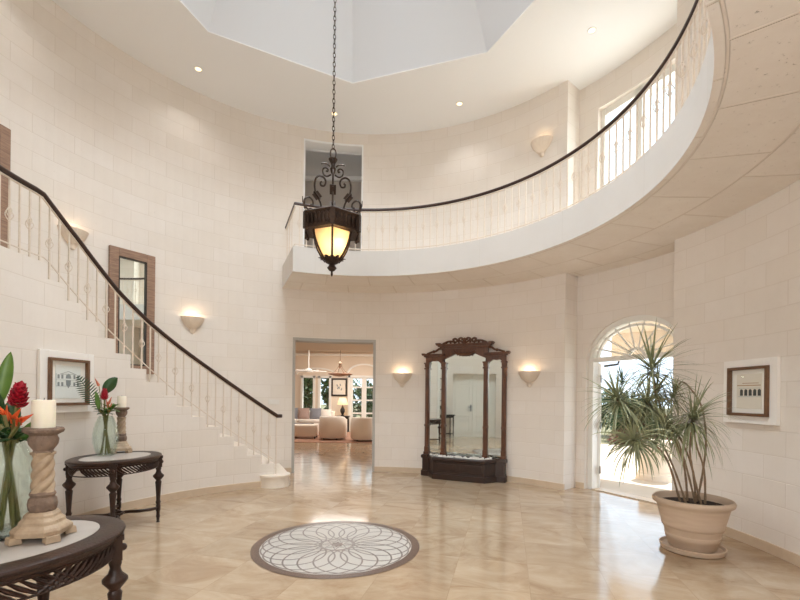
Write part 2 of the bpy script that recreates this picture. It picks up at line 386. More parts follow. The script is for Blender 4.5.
def curved_wall(name, m, r0, r1, th0, th1, spans, breaks=(), step=2.0, parent=None):
    """thick wall on an arc; spans(th) gives the solid (z0, z1) intervals at th; UVs are metres along the face"""
    ths = set(frange(th0, th1, step))
    for b in breaks:
        if th0 < b < th1: ths = {t for t in ths if abs(t - b) > 0.3}; ths.add(b)
    ths = sorted(ths); mb = MB(); e = 1e-4; cells = []
    for a, b in zip(ths, ths[1:]): cells.append((a, b, spans(a + e), spans(b - e)))
    for i, (a, b, sa, sb) in enumerate(cells):
        for k, ((za0, za1), (zb0, zb1)) in enumerate(zip(sa, sb)):
            P = {}
            for r in (r0, r1):
                for th, z, key in ((a, za0, 'a0'), (a, za1, 'a1'), (b, zb0, 'b0'), (b, zb1, 'b1')): P[(r, key)] = mb.vt(pol(r, th, z))
            def U(r, th, z): return (r0 * R(th), z)
            mb.face((P[(r0, 'a0')], P[(r0, 'a1')], P[(r0, 'b1')], P[(r0, 'b0')]), (U(r0, a, za0), U(r0, a, za1), U(r0, b, zb1), U(r0, b, zb0)))
            mb.face((P[(r1, 'a0')], P[(r1, 'b0')], P[(r1, 'b1')], P[(r1, 'a1')]), (U(r1, a, za0), U(r1, b, zb0), U(r1, b, zb1), U(r1, a, za1)))
            for z in '01':
                zz = {'a': (za0, za1)[int(z)], 'b': (zb0, zb1)[int(z)]}
                f = (P[(r0, 'a' + z)], P[(r0, 'b' + z)], P[(r1, 'b' + z)], P[(r1, 'a' + z)])
                u = ((r0 * R(a), zz['a']), (r0 * R(b), zz['b']), (r0 * R(b), zz['b'] + r1 - r0), (r0 * R(a), zz['a'] + r1 - r0))
                if z == '1': f = f[::-1]; u = u[::-1]
                mb.face(f, u)
            def side(key, z0, z1, flip):
                f = (P[(r0, key + '0')], P[(r1, key + '0')], P[(r1, key + '1')], P[(r0, key + '1')])
                u = ((0, z0), (r1 - r0, z0), (r1 - r0, z1), (0, z1))
                if flip: f = f[::-1]; u = u[::-1]
                mb.face(f, u)
            pa = cells[i - 1][3] if i else []; pb = cells[i + 1][2] if i + 1 < len(cells) else []
            if not any(abs(z0 - za0) < 1e-3 and abs(z1 - za1) < 1e-3 for z0, z1 in pa): side('a', za0, za1, False)
            if not any(abs(z0 - zb0) < 1e-3 and abs(z1 - zb1) < 1e-3 for z0, z1 in pb): side('b', zb0, zb1, True)
    o = mb.build(name, m, parent, angle=30)
    return o
def arc_slab(name, m, rin, rout, th0, th1, z0, z1, step=2.0, mats=None, kmap=None):
    """annular slab with radial/arc UV metres; mats: (inner face, bottom, top)"""
    mb = MB(); ths = frange(th0, th1, step)
    f_in = rin if callable(rin) else (lambda t: rin); f_out = rout if callable(rout) else (lambda t: rout)
    for a, b in zip(ths, ths[1:]):
        ra, rb, oa, ob = f_in(a), f_in(b), f_out(a + 1e-4), f_out(b - 1e-4)
        p = [mb.vt(pol(r, t, z)) for z in (z0, z1) for r, t in ((ra, a), (rb, b), (ob, b), (oa, a))]
        km = 3.6
        ul = [(km * R(a), ra), (km * R(b), rb), (km * R(b), ob), (km * R(a), oa)]
        mb.m = 1 if mats else 0; mb.face((p[0], p[3], p[2], p[1]), (ul[0], ul[3], ul[2], ul[1]))
        mb.m = 2 if mats else 0; mb.face((p[4], p[5], p[6], p[7]), ul)
        mb.m = 0
        mb.face((p[0], p[1], p[5], p[4]), ((ra * R(a), z0), (rb * R(b), z0), (rb * R(b), z1), (ra * R(a), z1)))
        mb.face((p[2], p[3], p[7], p[6]), ((ra * R(b), z0), (ra * R(a), z0), (ra * R(a), z1), (ra * R(b), z1)))
        if a == ths[0]: mb.face((p[0], p[4], p[7], p[3]), ((ra, z0), (ra, z1), (oa, z1), (oa, z0)))
        if b == ths[-1]: mb.face((p[1], p[2], p[6], p[5]), ((rb, z0), (ob, z0), (ob, z1), (rb, z1)))
    return mb.build(name, list(mats) if mats else m, angle=30)

# ================================================================== SETTING
RW, RO, RR = 4.27, 4.57, 4.65           # round wall, its outside, the wall of the garden-door recess
ZC = 6.67                               # ceiling
ZS0, ZS1 = 3.53, 3.95                   # gallery slab
TH_R0, TH_R1 = 16.3, 39.6               # the recess
def spans_main(t):
    t = t % 360
    if 88.2 < t < 109.8:
        if 92.1 < t < 107.6: return [(2.6, ZS1), (6.45, ZC)]
        return [(2.6, ZC)]
    if 209.5 < t < 231: return [(2.35, ZC)]
    return [(0, ZC)]
curved_wall('wall_back', WALL, RW, RO, TH_R1, 200, spans_main, (88.2, 92.1, 107.6, 109.8))
struct(COL.objects['wall_back'], 'round cream coral stone wall behind the staircase and tall mirror', 'wall')
struct(curved_wall('wall_left', WALL, RW, RO, 200, 262, spans_main, (209.5, 231)), 'round coral stone wall with white door behind the viewer', 'wall')
struct(curved_wall('wall_right', WALL, RW, RO, -65, TH_R0, lambda t: [(0, ZC)]), 'curved cream coral stone wall behind the potted plant', 'wall')
A0, A1, AC, AH = 18.4, 37.6, 28.0, 9.6
ZSP, ZTOP = 2.13, 2.75
def spans_rec(t):
    out = []
    lo = 0.0
    if A0 < t < A1: lo = ZSP + (ZTOP - ZSP) * math.sqrt(max(0, 1 - ((t - AC) / AH) ** 2))
    if 19.5 < t < 35.6: return [(lo, ZS1), (6.2, ZC)]
    return [(lo, ZC)]
struct(curved_wall('wall_recess', WALL, RR, RR + 0.3, 13.0, 43.0, spans_rec, (A0, A1, 19.5, 35.6), 0.8), 'set back stone wall around arched garden doorway', 'wall')
mb = MB()
for a, b in ((13.0, TH_R0), (TH_R1, 43.0)):
    ths = frange(a, b, 1.0)
    for q0, q1 in zip(ths, ths[1:]):
        pass
struct(curved_wall('wall_return_left', WALL, RO - 0.001, RR + 0.01, TH_R1, 43.0, lambda t: [(0, ZC)]), 'narrow stone return beside arched garden doorway', 'wall')
struct(curved_wall('wall_return_right', WALL, RO - 0.001, RR + 0.01, 13.0, TH_R0, lambda t: [(0, ZC)]), 'narrow stone return on far side of arched doorway', 'wall')
# entrance alcove the camera stands in
mb = MB(); mb.box((0.55, -5.75, 3.3), (5.0, 0.2, 6.8)); mb.box((-1.15, -5.0, 3.3), (0.3, 1.5, 6.8)); mb.box((2.2, -5.0, 3.3), (0.3, 1.5, 6.8))
struct(mb.build('wall_front', WHITE, smooth=False), 'plain pale entrance alcove wall', 'wall')
# floor
mb = MB(); c0 = mb.vt((0, 0, 0)); ring = []
for t in range(0, 360, 2):
    r = 4.96 if 14 <= t <= 42 else 4.58
    if 262 < t < 296: r = 5.62 / max(0.2, abs(sin(R(t))))
    ring.append(mb.vt(pol(r, t)))
for i in range(len(ring)): mb.face((c0, ring[i], ring[(i + 1) % len(ring)]))
x0, x1, y0, y1 = -6.5, 4.5, 4.35, 14.6
mb.face([mb.vt(p) for p in ((x0, y0, -0.002), (x1, y0, -0.002), (x1, y1, -0.002), (x0, y1, -0.002))])
struct(mb.build('floor', FLOOR, smooth=False), 'polished beige travertine tile floor', 'floor')
# baseboards
def baseboard(name, r, th0, th1, label, cut=None):
    o = curved_wall(name, BASE, r - 0.018, r + 0.01, th0, th1, (lambda t: [] if cut and cut[0] < t < cut[1] else [(0, 0.10)]), cut or ())
    return struct(o, label, 'baseboard')
baseboard('baseboard_back', RW, TH_R1 - 0.25, 112.0, 'low travertine baseboard along the back wall', (88.2, 109.8))
baseboard('baseboard_right', RW, -65, TH_R0, 'low travertine baseboard behind the potted plant')
baseboard('baseboard_recess', RR, A1 + 0.1, 39.4, 'short travertine baseboard beside arched doorway')
baseboard('baseboard_stair', 3.12, 118.5, 192, 'travertine baseboard under the curved staircase')
# ceiling with octagonal opening and roof lantern
def oct_r(R0, t): return R0 * cos(R(22.5)) / cos(R((t - 94.5) % 45 - 22.5))
RCU = 2.87
struct(arc_slab('ceiling', CEIL, lambda t: oct_r(RCU, t), 5.75, 4.5, 364.5, ZC, ZC + 0.12, 2.5), 'pale flat ceiling around octagonal roof lantern', 'ceiling')
mb = MB(); rings = []
for r, z in ((RCU + 0.02, ZC + 0.02), (1.55, 8.62)): rings.append(mb.ring([pol(r, 94.5 + 45 * k, z) for k in range(8)]))
mb.bridge(rings[0], rings[1])
struct(mb.build('ceiling_lantern', CUP, smooth=False, solid=0.04), 'sloping pale grey sides of octagonal roof lantern', 'ceiling')
mb = MB(); mb.prism([pol(1.62, 94.5 + 45 * k)[:2] for k in range(8)], 8.63, 8.68)
struct(mb.build('skylight_glazing', glow('milky_skylight', (235, 243, 255), 0.9), smooth=False), 'milky octagonal skylight at top of roof lantern', 'skylight')
# gallery slab
def slab_out(t): return RR + 0.02 if TH_R0 < t < TH_R1 else RW + 0.01
g0 = arc_slab('gallery_slab', None, 3.035, lambda t: slab_out(t), -122, 112.6, ZS0, ZS1, 1.5, mats=(FASC, SOFF, STEP))
struct(g0, 'curved stone gallery balcony with pale fascia and rough soffit', 'balcony')
# staircase wall and steps
TH0, DT, DZ = 117.1, 3.93, 0.165
def tread(k): return 0.365 + 0.158 * min(k, 7) + 0.174 * max(0, k - 7)
def spans_stair(t):
    if t < TH0: return [(0, 0.19)]
    k = int((t - TH0) / DT)
    return [(0, tread(k) if k < 15 else 2.852)]
brk = [TH0 + DT * k for k in range(16)]
struct(curved_wall('wall_stair', WALL, 3.12, 3.20, TH0, 192, spans_stair, brk, 1.31), 'stone wall below the curved stair with stepped top edge', 'wall')
mb = MB()
def step_block(a, b, z0, z1, r0=3.19, r1=4.285):
    n = 4
    for i in range(n):
        t0 = a + (b - a) * i / n; t1 = a + (b - a) * (i + 1) / n
        p = [mb.vt(pol(r, t, z)) for z in (z0, z1) for r, t in ((r0, t0), (r0, t1), (r1, t1), (r1, t0))]
        mb.face((p[0], p[3], p[2], p[1])); mb.face((p[4], p[5], p[6], p[7])); mb.face((p[0], p[1], p[5], p[4])); mb.face((p[2], p[3], p[7], p[6]))
        if i == 0: mb.face((p[0], p[4], p[7], p[3]))
        if i == n - 1: mb.face((p[1], p[2], p[6], p[5]))
step_block(112.8, TH0 + 0.2, 0, 0.19, 3.2)
for k in range(15):
    step_block(TH0 + DT * k, TH0 + DT * (k + 1), max(0, tread(k) - 0.34), tread(k) + 0.004)
step_block(TH0 + DT * 15, 192, 2.5, 2.856)
mb.lathe([(0.24, 0), (0.24, 0.16), (0.255, 0.165), (0.255, 0.196)], 32, tuple(pol(3.17, 116.9)))
struct(mb.build('staircase', STEP, angle=30), 'pale stone steps of the curved staircase with round bottom step', 'staircase')
mb = MB(); mb.M = Matrix.Rotation(R(192), 4, 'Z'); mb.box((3.7, 0, 1.42), (1.2, 0.1, 2.84))
struct(mb.build('wall_landing_end', WHITE, smooth=False), 'end wall under the stair landing', 'wall')
# doorway trims
def door_trim(name, t0, t1, z1, z0, label, m=GREYP, w_=0.05):
    mb = MB()
    for t, sg in ((t0, 1), (t1, -1)):
        dd = math.degrees(w_ / RW) * sg
        a, b = sorted((t - 0.01 * sg, t + dd))
        p = [mb.vt(pol(r, q, z)) for z in (z0, z1) for r, q in ((RW - 0.01, a), (RW - 0.01, b), (RO + 0.01, b), (RO + 0.01, a))]
        for f in ((3, 2, 1, 0), (4, 5, 6, 7), (0, 1, 5, 4), (1, 2, 6, 5), (2, 3, 7, 6), (3, 0, 4, 7)): mb.face([p[i] for i in f])
    for q0, q1 in zip(frange(t0, t1, 2.0), frange(t0, t1, 2.0)[1:]):
        p = [mb.vt(pol(r, q, z)) for z in (z1 - w_, z1 + 0.005) for r, q in ((RW - 0.01, q0), (RW - 0.01, q1), (RO + 0.01, q1), (RO + 0.01, q0))]
        for f in ((3, 2, 1, 0), (4, 5, 6, 7), (0, 1, 5, 4), (2, 3, 7, 6)): mb.face([p[i] for i in f])
    return struct(mb.build(name, m, angle=30), label, 'door frame')
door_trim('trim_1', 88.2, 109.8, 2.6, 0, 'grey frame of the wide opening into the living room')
door_trim('trim_2', 92.1, 107.6, 6.45, ZS1, 'pale frame of the upstairs opening on the gallery', CEIL, 0.03)
# ---- arched garden door
def plane_M(th, d, z=0): return Matrix.Translation(pol(d, th, z)) @ Matrix.Rotation(R(th - 90), 4, 'Z')
M = plane_M(AC, 4.74)
HW = 0.80
def arch_pts(hw, h0, h1, n=28): return [(hw * cos(PI * i / n), h0 + (h1 - h0) * sin(PI * i / n)) for i in range(n + 1)]
def arch_band(mb, hwo, hto, hwi, hti, zsp, y0, y1, n=28):
    o = arch_pts(hwo, zsp, hto, n); i = arch_pts(hwi, zsp, hti, n)
    for k in range(n):
        q = [o[k], o[k + 1], i[k + 1], i[k]]
        a = mb.ring([(p[0], y0, p[1]) for p in q]); b = mb.ring([(p[0], y1, p[1]) for p in q])
        mb.face(a[::-1]); mb.face(b); mb.face((a[0], a[1], b[1], b[0])); mb.face((a[2], a[3], b[3], b[2]))
mb = MB(); mb.M = M
for s_ in (-1, 1): mb.box((s_ * (HW - 0.05), 0, ZSP / 2), (0.10, 0.14, ZSP))
mb.box((0, 0, ZSP + 0.0), (2 * HW, 0.12, 0.07))
arch_band(mb, HW + 0.02, ZTOP + 0.015, HW - 0.08, ZTOP - 0.08, ZSP, -0.07, 0.07)
arch_band(mb, HW - 0.12, ZTOP - 0.115, HW - 0.155, ZTOP - 0.15, ZSP, -0.03, 0.03)
arch_band(mb, 0.16, ZSP + 0.15, 0.12, ZSP + 0.11, ZSP, -0.03, 0.03)
for k in range(1, 9):
    a = PI * k / 9; p0 = Vector((0.13 * cos(a), 0, ZSP + 0.12 * sin(a))); p1 = Vector(((HW - 0.06) * cos(a), 0, ZSP + (ZTOP - ZSP - 0.06) * sin(a)))
    mb.tube([p0, p1], 0.014, 4)
d1 = mb.build('door_1', WHITE, smooth=False); struct(d1, 'white arched frame and fanlight of the garden doorway', 'door')
mb = MB(); mb.M = M; pts = arch_pts(HW - 0.04, ZSP, ZTOP - 0.04); mb.face(mb.ring([(p[0], 0, p[1]) for p in pts]))
mb.build('pane', PANE, d1, smooth=False)
# the open leaf, swung out at the left jamb
LM = M @ Matrix.Translation((-HW + 0.115, 0.06, 0)) @ Matrix.Rotation(R(126), 4, 'Z')
lf = MB(); lf.M = LM
for x in (0.05, 0.69): lf.box((x, 0, 1.05), (0.10, 0.045, 2.06))
for z in (0.14, 0.95, 2.0): lf.box((0.37, 0, z), (0.66, 0.045, 0.16 if z > 0.2 else 0.26))
lf = lf.build('door_2', WHITE, smooth=False); struct(lf, 'open white glazed garden door leaf seen edge on', 'door')
mb = MB(); mb.M = LM; mb.box((0.37, 0, 1.05), (0.56, 0.006, 1.75)); mb.build('pane', PANE, lf, smooth=False)
for z in (0.32, 1.05, 1.82):
    mb = MB(); mb.M = LM; mb.lathe([(0.014, -0.06), (0.014, 0.06)], 10, (-0.008, -0.03, z)); mb.box((-0.03, -0.03, z), (0.05, 0.004, 0.09)); mb.build('hinge', CHROME, lf)
mb = MB(); mb.M = M; mb.tube([(-0.62, 0.1, 2.03), (-0.40, 0.13, 2.05), (-0.38, 0.13, 2.10)], 0.018, 8)
mb.build('door_closer_arm', mat('dark_grey_metal', (84, 86, 92), 0.4, 0.7), d1)
mb = MB(); mb.M = M; mb.box((0, 0.03, 0.008), (2 * HW - 0.2, 0.22, 0.016)); struct(mb.build('trim_3', BASE, smooth=False), 'pale stone threshold of the garden doorway', 'threshold')
# ---- gallery window
MW = plane_M(AC - 0.4, 4.76)
mb = MB(); mb.M = MW; HWW, WZ0, WZ1 = 0.69, ZS1, 6.2
for x in (-HWW + 0.04, HWW - 0.04): mb.box((x, 0, (WZ0 + WZ1) / 2), (0.12, 0.12, WZ1 - WZ0))
mb.box((-0.02, 0, (WZ0 + WZ1) / 2), (0.10, 0.10, WZ1 - WZ0))
for z in (WZ1 - 0.05, WZ0 + 0.06): mb.box((0, 0, z), (2 * HWW, 0.1, 0.12))
wn = mb.build('window_1', WHITE, smooth=False); struct(wn, 'tall bright white window behind the gallery railing', 'window')
mb = MB(); mb.M = MW; mb.box((0, 0.02, (WZ0 + WZ1) / 2), (2 * HWW - 0.1, 0.006, WZ1 - WZ0 - 0.1)); mb.build('pane', PANE, wn, smooth=False)
# ---- front door seen in the mirror
MD = plane_M(220.2, 4.42)
mb = MB(); mb.M = MD
mb.box((0, 0.03, 1.20), (1.86, 0.05, 2.40))
for x in (-0.40, 0.40):
    for z, h in ((0.5, 0.6), (1.4, 0.95), (2.1, 0.26)):
        for dx, dz, wx, wz in ((0, h / 2, 0.52, 0.03), (0, -h / 2, 0.52, 0.03), (0.26, 0, 0.03, h), (-0.26, 0, 0.03, h)): mb.box((x + dx, 0, z + dz), (wx, 0.03, wz))
mb.box((0, -0.01, 1.15), (0.05, 0.04, 2.3))
d3 = mb.build('door_3', WHITE, smooth=False); struct(d3, 'white panelled double front door seen in the tall mirror', 'door')
mb = MB(); mb.M = MD
mb.box((0.09, -0.02, 1.08), (0.045, 0.02, 0.24)); mb.tube([(0.09, -0.04, 1.12), (0.09, -0.07, 1.12), (0.2, -0.07, 1.12)], 0.01, 8)
mb.build('door_handle', CHROME, d3)

# ---- upstairs hall beyond the gallery opening
mb = MB(); mb.box((-1.0, 6.0, 5.3), (2.6, 0.1, 2.9)); mb.box((-2.0, 5.2, 5.3), (0.1, 1.6, 2.9)); mb.box((-0.1, 5.25, 5.3), (0.1, 1.5, 2.9))
struct(mb.build('wall_hall', mat('hall_grey_plaster', (196, 188, 180), 0.8), smooth=False), 'grey wall of the upstairs hall beyond gallery opening', 'wall')
mb = MB(); mb.box((-1.0, 5.3, 6.72), (2.6, 1.6, 0.1)); struct(mb.build('ceiling_hall', CEIL, smooth=False), 'pale ceiling of the upstairs hall', 'ceiling')
mb = MB(); mb.box((-1.0, 5.3, 3.9), (2.6, 1.5, 0.1)); struct(mb.build('floor_hall', FLOOR, smooth=False), 'travertine floor of the upstairs hall', 'floor')
mb = MB(); mb.box((-1.05, 5.91, 6.6), (1.8, 0.08, 0.09)); mb.box((-0.19, 5.3, 6.6), (0.08, 1.3, 0.09)); struct(mb.build('trim_4', CEIL, smooth=False), 'cornice moulding in the upstairs hall', 'cornice')

# ---- living room shell
YB = 14.1
mb = MB()
def wall_box(mb, x0, x1, z0, z1, y=YB, d=0.25): mb.box(((x0 + x1) / 2, y + d / 2, (z0 + z1) / 2), (x1 - x0, d, z1 - z0))
for x0, x1, z0, z1 in ((-6.5, -3.5, 0, 3.4), (-3.5, -2.98, 0, 0.5), (-3.5, -2.98, 2.27, 3.4), (-2.98, -2.76, 0, 3.4), (-2.76, -2.3, 0, 0.5), (-2.76, -2.3, 2.27, 3.4),
                       (-2.3, -1.5, 0, 3.4), (-1.5, -0.25, 2.3, 3.4), (-0.25, 4.6, 0, 3.4)): wall_box(mb, x0, x1, z0, z1)
struct(mb.build('wall_living_back', CREAMW, smooth=False), 'cream far wall of the living room', 'wall')
mb = MB(); mb.box((-6.6, 9.4, 1.7), (0.2, 9.6, 3.4))
mb.box((4.6, 7.0, 1.7), (0.2, 4.8, 3.4)); mb.box((4.6, 13.8, 1.7), (0.2, 1.0, 3.4)); mb.box((4.6, 11.4, 2.9), (0.2, 4.0, 1.0))
mb.box((-4.1, 4.75, 1.4), (4.9, 0.15, 2.8)); mb.box((2.5, 4.75, 1.4), (4.2, 0.15, 2.8))
struct(mb.build('wall_living_side', CREAMW, smooth=False), 'cream side walls of the living room', 'wall')
mb = MB(); mb.box((-1.0, 6.4, 2.87), (11.2, 3.66, 0.14)); mb.box((-1.0, 11.2, 3.42), (11.2, 6.3, 0.12)); mb.box((-1.0, 8.2, 3.1), (11.2, 0.12, 0.6))
struct(mb.build('ceiling_living', CREAMW, smooth=False), 'cream stepped ceiling of the living room', 'ceiling')
mb = MB(); mb.box((-1.0, YB - 0.06, 3.2), (11, 0.12, 0.1)); struct(mb.build('trim_5', WHITE, smooth=False), 'white cornice on far wall of living room', 'cornice')
def living_window(n, x0, x1, z0, z1, label, door=False):
    mb = MB(); y = YB + 0.06; cx = (x0 + x1) / 2; wd_ = x1 - x0
    for x in (x0, x1): mb.box((x, y - 0.04, (z0 + z1) / 2), (0.09, 0.16, z1 - z0 + 0.1))
    for z in ([z0, z1] if not door else [z1]): mb.box((cx, y - 0.04, z), (wd_ + 0.16, 0.16, 0.09))
    o = mb.build(n, WHITE, smooth=False); struct(o, label, 'door' if door else 'window')
    if door:
        for k in (0, 1):
            a = x0 + 0.05 + k * (wd_ - 0.1) / 2; b = a + (wd_ - 0.1) / 2; mb = MB()
            for x in (a + 0.05, b - 0.05): mb.box((x, y, z1 / 2), (0.1, 0.06, z1))
            for z in (0.12, 0.75, 1.3, 1.85, z1 - 0.06): mb.box(((a + b) / 2, y, z), (b - a, 0.05, 0.22 if z < 0.2 else 0.06))
            mb.build('door_leaf', WHITE, o, smooth=False)
            mb = MB(); mb.box(((a + b) / 2, y + 0.01, z1 / 2), (b - a - 0.1, 0.006, z1 - 0.1)); mb.build('pane', PANE, o, smooth=False)
    else:
        mb = MB(); mb.box((cx, y + 0.02, (z0 + z1) / 2), (wd_ - 0.05, 0.006, z1 - z0 - 0.05)); mb.build('pane', PANE, o, smooth=False)
living_window('window_2', -3.5, -2.98, 0.5, 2.27, 'left hand narrow white window in the living room')
living_window('window_3', -2.76, -2.3, 0.5, 2.27, 'narrow white window beside the framed art in living room')
living_window('door_4', -1.5, -0.25, 0, 2.3, 'white french doors at the far end of living room', True)
for nm, xc, hw, z0, z1, lb in (('trim_6', -2.9, 0.86, 2.36, 2.66, 'white arched moulding over two living room windows'), ('trim_7', -0.88, 0.72, 2.4, 2.85, 'white arched moulding over the french doors')):
    mb = MB(); mb.M = Matrix.Translation((xc, YB - 0.03, 0)); arch_band(mb, hw, z1, hw - 0.07, z1 - 0.07, z0, -0.04, 0.03, 20)
    struct(mb.build(nm, WHITE, smooth=False), lb, 'moulding')

# ---- terrace and garden
mb = MB()
ar = [pol(4.93, t) for t in range(14, 43, 2)]
poly = [mb.vt((p.x, p.y, -0.02)) for p in ar] + [mb.vt(p) for p in ((4.75, 4.9, -0.02), (4.75, 10.2, -0.02), (16, 10.2, -0.02), (16, 1.0, -0.02))]
mb.face(poly)
struct(mb.build('floor_terrace', TERR, smooth=False), 'bright pale stone terrace outside the arched doorway', 'terrace')
mb = MB(); mb.face([mb.vt(p) for p in ((-40, 14.3, -0.06), (60, 14.3, -0.06), (60, 70, -0.06), (-40, 70, -0.06))]); mb.face([mb.vt(p) for p in ((4.75, -8, -0.06), (60, -8, -0.06), (60, 14.3, -0.06), (4.75, 14.3, -0.06))])
struct(mb.build('ground', GROUND, smooth=False), 'garden ground beyond the terrace', 'ground')
mb = MB(); mb.face([mb.vt(p) for p in ((7.55, 6.5, -0.012), (10.5, 6.0, -0.012), (10.5, 8.4, -0.012), (7.9, 8.4, -0.012))])
struct(mb.build('pool_water', POOL, smooth=False), 'blue pool water glimpsed behind the potted plant', 'pool')
mb = MB()
pts = [pol(4.97, t) for t in range(12, 45, 2)] + [pol(7.3, t) for t in range(44, 11, -2)]
mb.prism([(p.x, p.y) for p in pts], 2.86, 3.0)
pts = [pol(7.12, t) for t in range(12, 45, 2)] + [pol(7.3, t) for t in range(44, 11, -2)]
mb.prism([(p.x, p.y) for p in pts], 2.36, 2.87)
struct(mb.build('ceiling_porch', CREAMW, smooth=False), 'cream porch ceiling and beam outside the fanlight', 'porch')

def leaf_cloud(name, m, parent, centers, n, size, flat=0.0, rnd=None):
    """leaves spread through ellipsoids given as (center, radii)"""
    rnd = rnd or random; mb = MB()
    for i in range(n):
        c, rad = centers[i % len(centers)]
        while True:
            q = Vector((rnd.uniform(-1, 1), rnd.uniform(-1, 1), rnd.uniform(-1, 1)))
            if 0.35 < q.length < 1: break
        p = Vector(c) + Vector((q.x * rad[0], q.y * rad[1], q.z * rad[2]))
        d = Vector((rnd.gauss(0, 1), rnd.gauss(0, 1), rnd.gauss(0.2, 0.8))) + q
        mb.blade(p, d, (rnd.gauss(0, 1), rnd.gauss(0, 1), 1), size * rnd.uniform(0.7, 1.3), size * 0.4, 0.5, 2)
    return mb.build(name, m, parent, smooth=True)
def shrub(name, loc, rad, n, size, m, label, cat='shrub', group=None, trunk=True):
    e = empty(name, loc, 0, label, cat, group)
    cs = [((random.uniform(-.5, .5) * rad[0], random.uniform(-.5, .5) * rad[1], rad[2] * random.uniform(0.8, 1.15)), tuple(r * random.uniform(.55, .75) for r in rad)) for _ in range(6)]
    leaf_cloud('foliage', m, e, cs, n, size)
    mb = MB()
    for k in range(4):
        a = k * 1.6; mb.tube([(0.05 * cos(a), 0.05 * sin(a), -0.05), (0.3 * rad[0] * cos(a), 0.3 * rad[1] * sin(a), rad[2] * 0.9)], [0.03, 0.015], 6)
    mb.build('stem', STEM, e)
    return e
GZ = -0.06
shrub('hedge_shrub', (7.0, 11.7, GZ), (0.85, 0.7, 0.8), 1500, 0.22, BUSH, 'clipped green hedge shrub seen just right of open door leaf', group='hedge beyond the terrace')
shrub('hedge_shrub', (9.2, 11.8, GZ), (0.95, 0.7, 0.82), 1700, 0.22, BUSH, 'green hedge shrub behind the drooping dracaena leaves', group='hedge beyond the terrace')
shrub('hedge_shrub', (11.6, 11.9, GZ), (0.95, 0.7, 0.8), 1200, 0.22, BUSH, 'green hedge shrub furthest right through arched doorway', group='hedge beyond the terrace')
shrub('red_leaf_shrub', (6.7, 10.1, GZ), (0.6, 0.32, 0.26), 600, 0.14, BUSHR, 'low red brown planting below hedge beside door leaf', group='red planting at the terrace edge')
shrub('red_leaf_shrub', (8.2, 10.15, GZ), (0.6, 0.32, 0.28), 600, 0.14, BUSHR, 'low red brown planting at middle of the terrace edge', group='red planting at the terrace edge')
shrub('red_leaf_shrub', (9.7, 10.2, GZ), (0.6, 0.32, 0.26), 500, 0.14, BUSHR, 'low red brown planting behind the cream drum pedestal', group='red planting at the terrace edge')
shrub('garden_tree', (9.7, 13.6, GZ), (1.0, 1.0, 1.1), 800, 0.28, BUSH, 'small green tree showing above hedge between dracaena leaves', 'tree')
shrub('garden_bush', (-3.75, 15.7, GZ), (0.62, 0.7, 1.9), 1300, 0.3, BUSH, 'dark green bush outside left hand living room window', 'bush')
shrub('garden_bush', (-2.3, 15.8, GZ), (0.62, 0.7, 1.9), 1300, 0.3, LEAFG, 'dark green bush outside window beside the framed art', 'bush')
shrub('garden_bush', (-0.6, 16.6, GZ), (1.4, 0.9, 1.3), 1100, 0.3, BUSH, 'green bush outside the white french doors', 'bush')
e = empty('drum_pedestal', (5.50, 3.92, -0.02), 0, 'cream round stone drum pedestal on the sunny terrace', 'pedestal')
mb = MB(); mb.lathe([(0.34, 0), (0.34, 0.09), (0.31, 0.11), (0.31, 0.15)], 32); mb.build('base_moulding', CREAMW, e)
mb = MB(); mb.lathe([(0.29, 0.15), (0.285, 0.66), (0.3, 0.68), (0.3, 0.72), (0.24, 0.74)], 32); mb.build('drum', CREAMW, e)

# ================================================================== MEDALLION
MC = (0.0, 0.0)
e = empty('floor_medallion', (MC[0], MC[1], 0.0), 0, 'round mosaic medallion with rosette of overlapping arcs set in the floor', 'medallion')
mb = MB(); mb.lathe([(0.80, 0.0005), (0.80, 0.003)], 72); mb.build('white_field', MARW, e)
def flat_ring(mb, c, r0, r1, z, n=64, a0=0, a1=2 * PI):
    p = [(mb.vt((c[0] + r0 * cos(a0 + (a1 - a0) * i / n), c[1] + r0 * sin(a0 + (a1 - a0) * i / n), z)), mb.vt((c[0] + r1 * cos(a0 + (a1 - a0) * i / n), c[1] + r1 * sin(a0 + (a1 - a0) * i / n), z))) for i in range(n + 1)]
    for a, b in zip(p, p[1:]): mb.face((a[0], a[1], b[1], b[0]))
mb = MB(); flat_ring(mb, (0, 0), 0.745, 0.825, 0.0042, 96); mb.build('border', MARD, e, smooth=False)
mb = MB(); NC = 20
for k in range(NC):
    a = 2 * PI * k / NC; flat_ring(mb, (0.445 * cos(a), 0.445 * sin(a)), 0.281, 0.297, 0.0042 + 0.00004 * k, 56)
flat_ring(mb, (0, 0), 0.17, 0.18, 0.0052, 48)
for k in range(8):
    a = 2 * PI * k / 8; b = a + PI / 8
    p, q, r_ = Vector((0.155 * cos(a), 0.155 * sin(a), 0.0054)), Vector((0.075 * cos(b), 0.075 * sin(b), 0.0054)), Vector((0.075 * cos(a - PI / 8), 0.075 * sin(a - PI / 8), 0.0054))
    for s0, s1 in ((p, q), (p, r_)):
        d = (s1 - s0).normalized(); n_ = Vector((-d.y, d.x, 0)) * 0.004
        mb.face([mb.vt(x) for x in (s0 - n_, s1 - n_, s1 + n_, s0 + n_)])
mb.build('inlaid_arcs', MARL, e, smooth=False)
mb = MB(); pts = []
for k in range(16): a = 2 * PI * k / 16; r_ = 0.075 if k % 2 == 0 else 0.05; pts.append((r_ * cos(a), r_ * sin(a), 0.0056))
mb.face(mb.ring(pts)); mb.build('centre_flower', MARD, e, smooth=False)

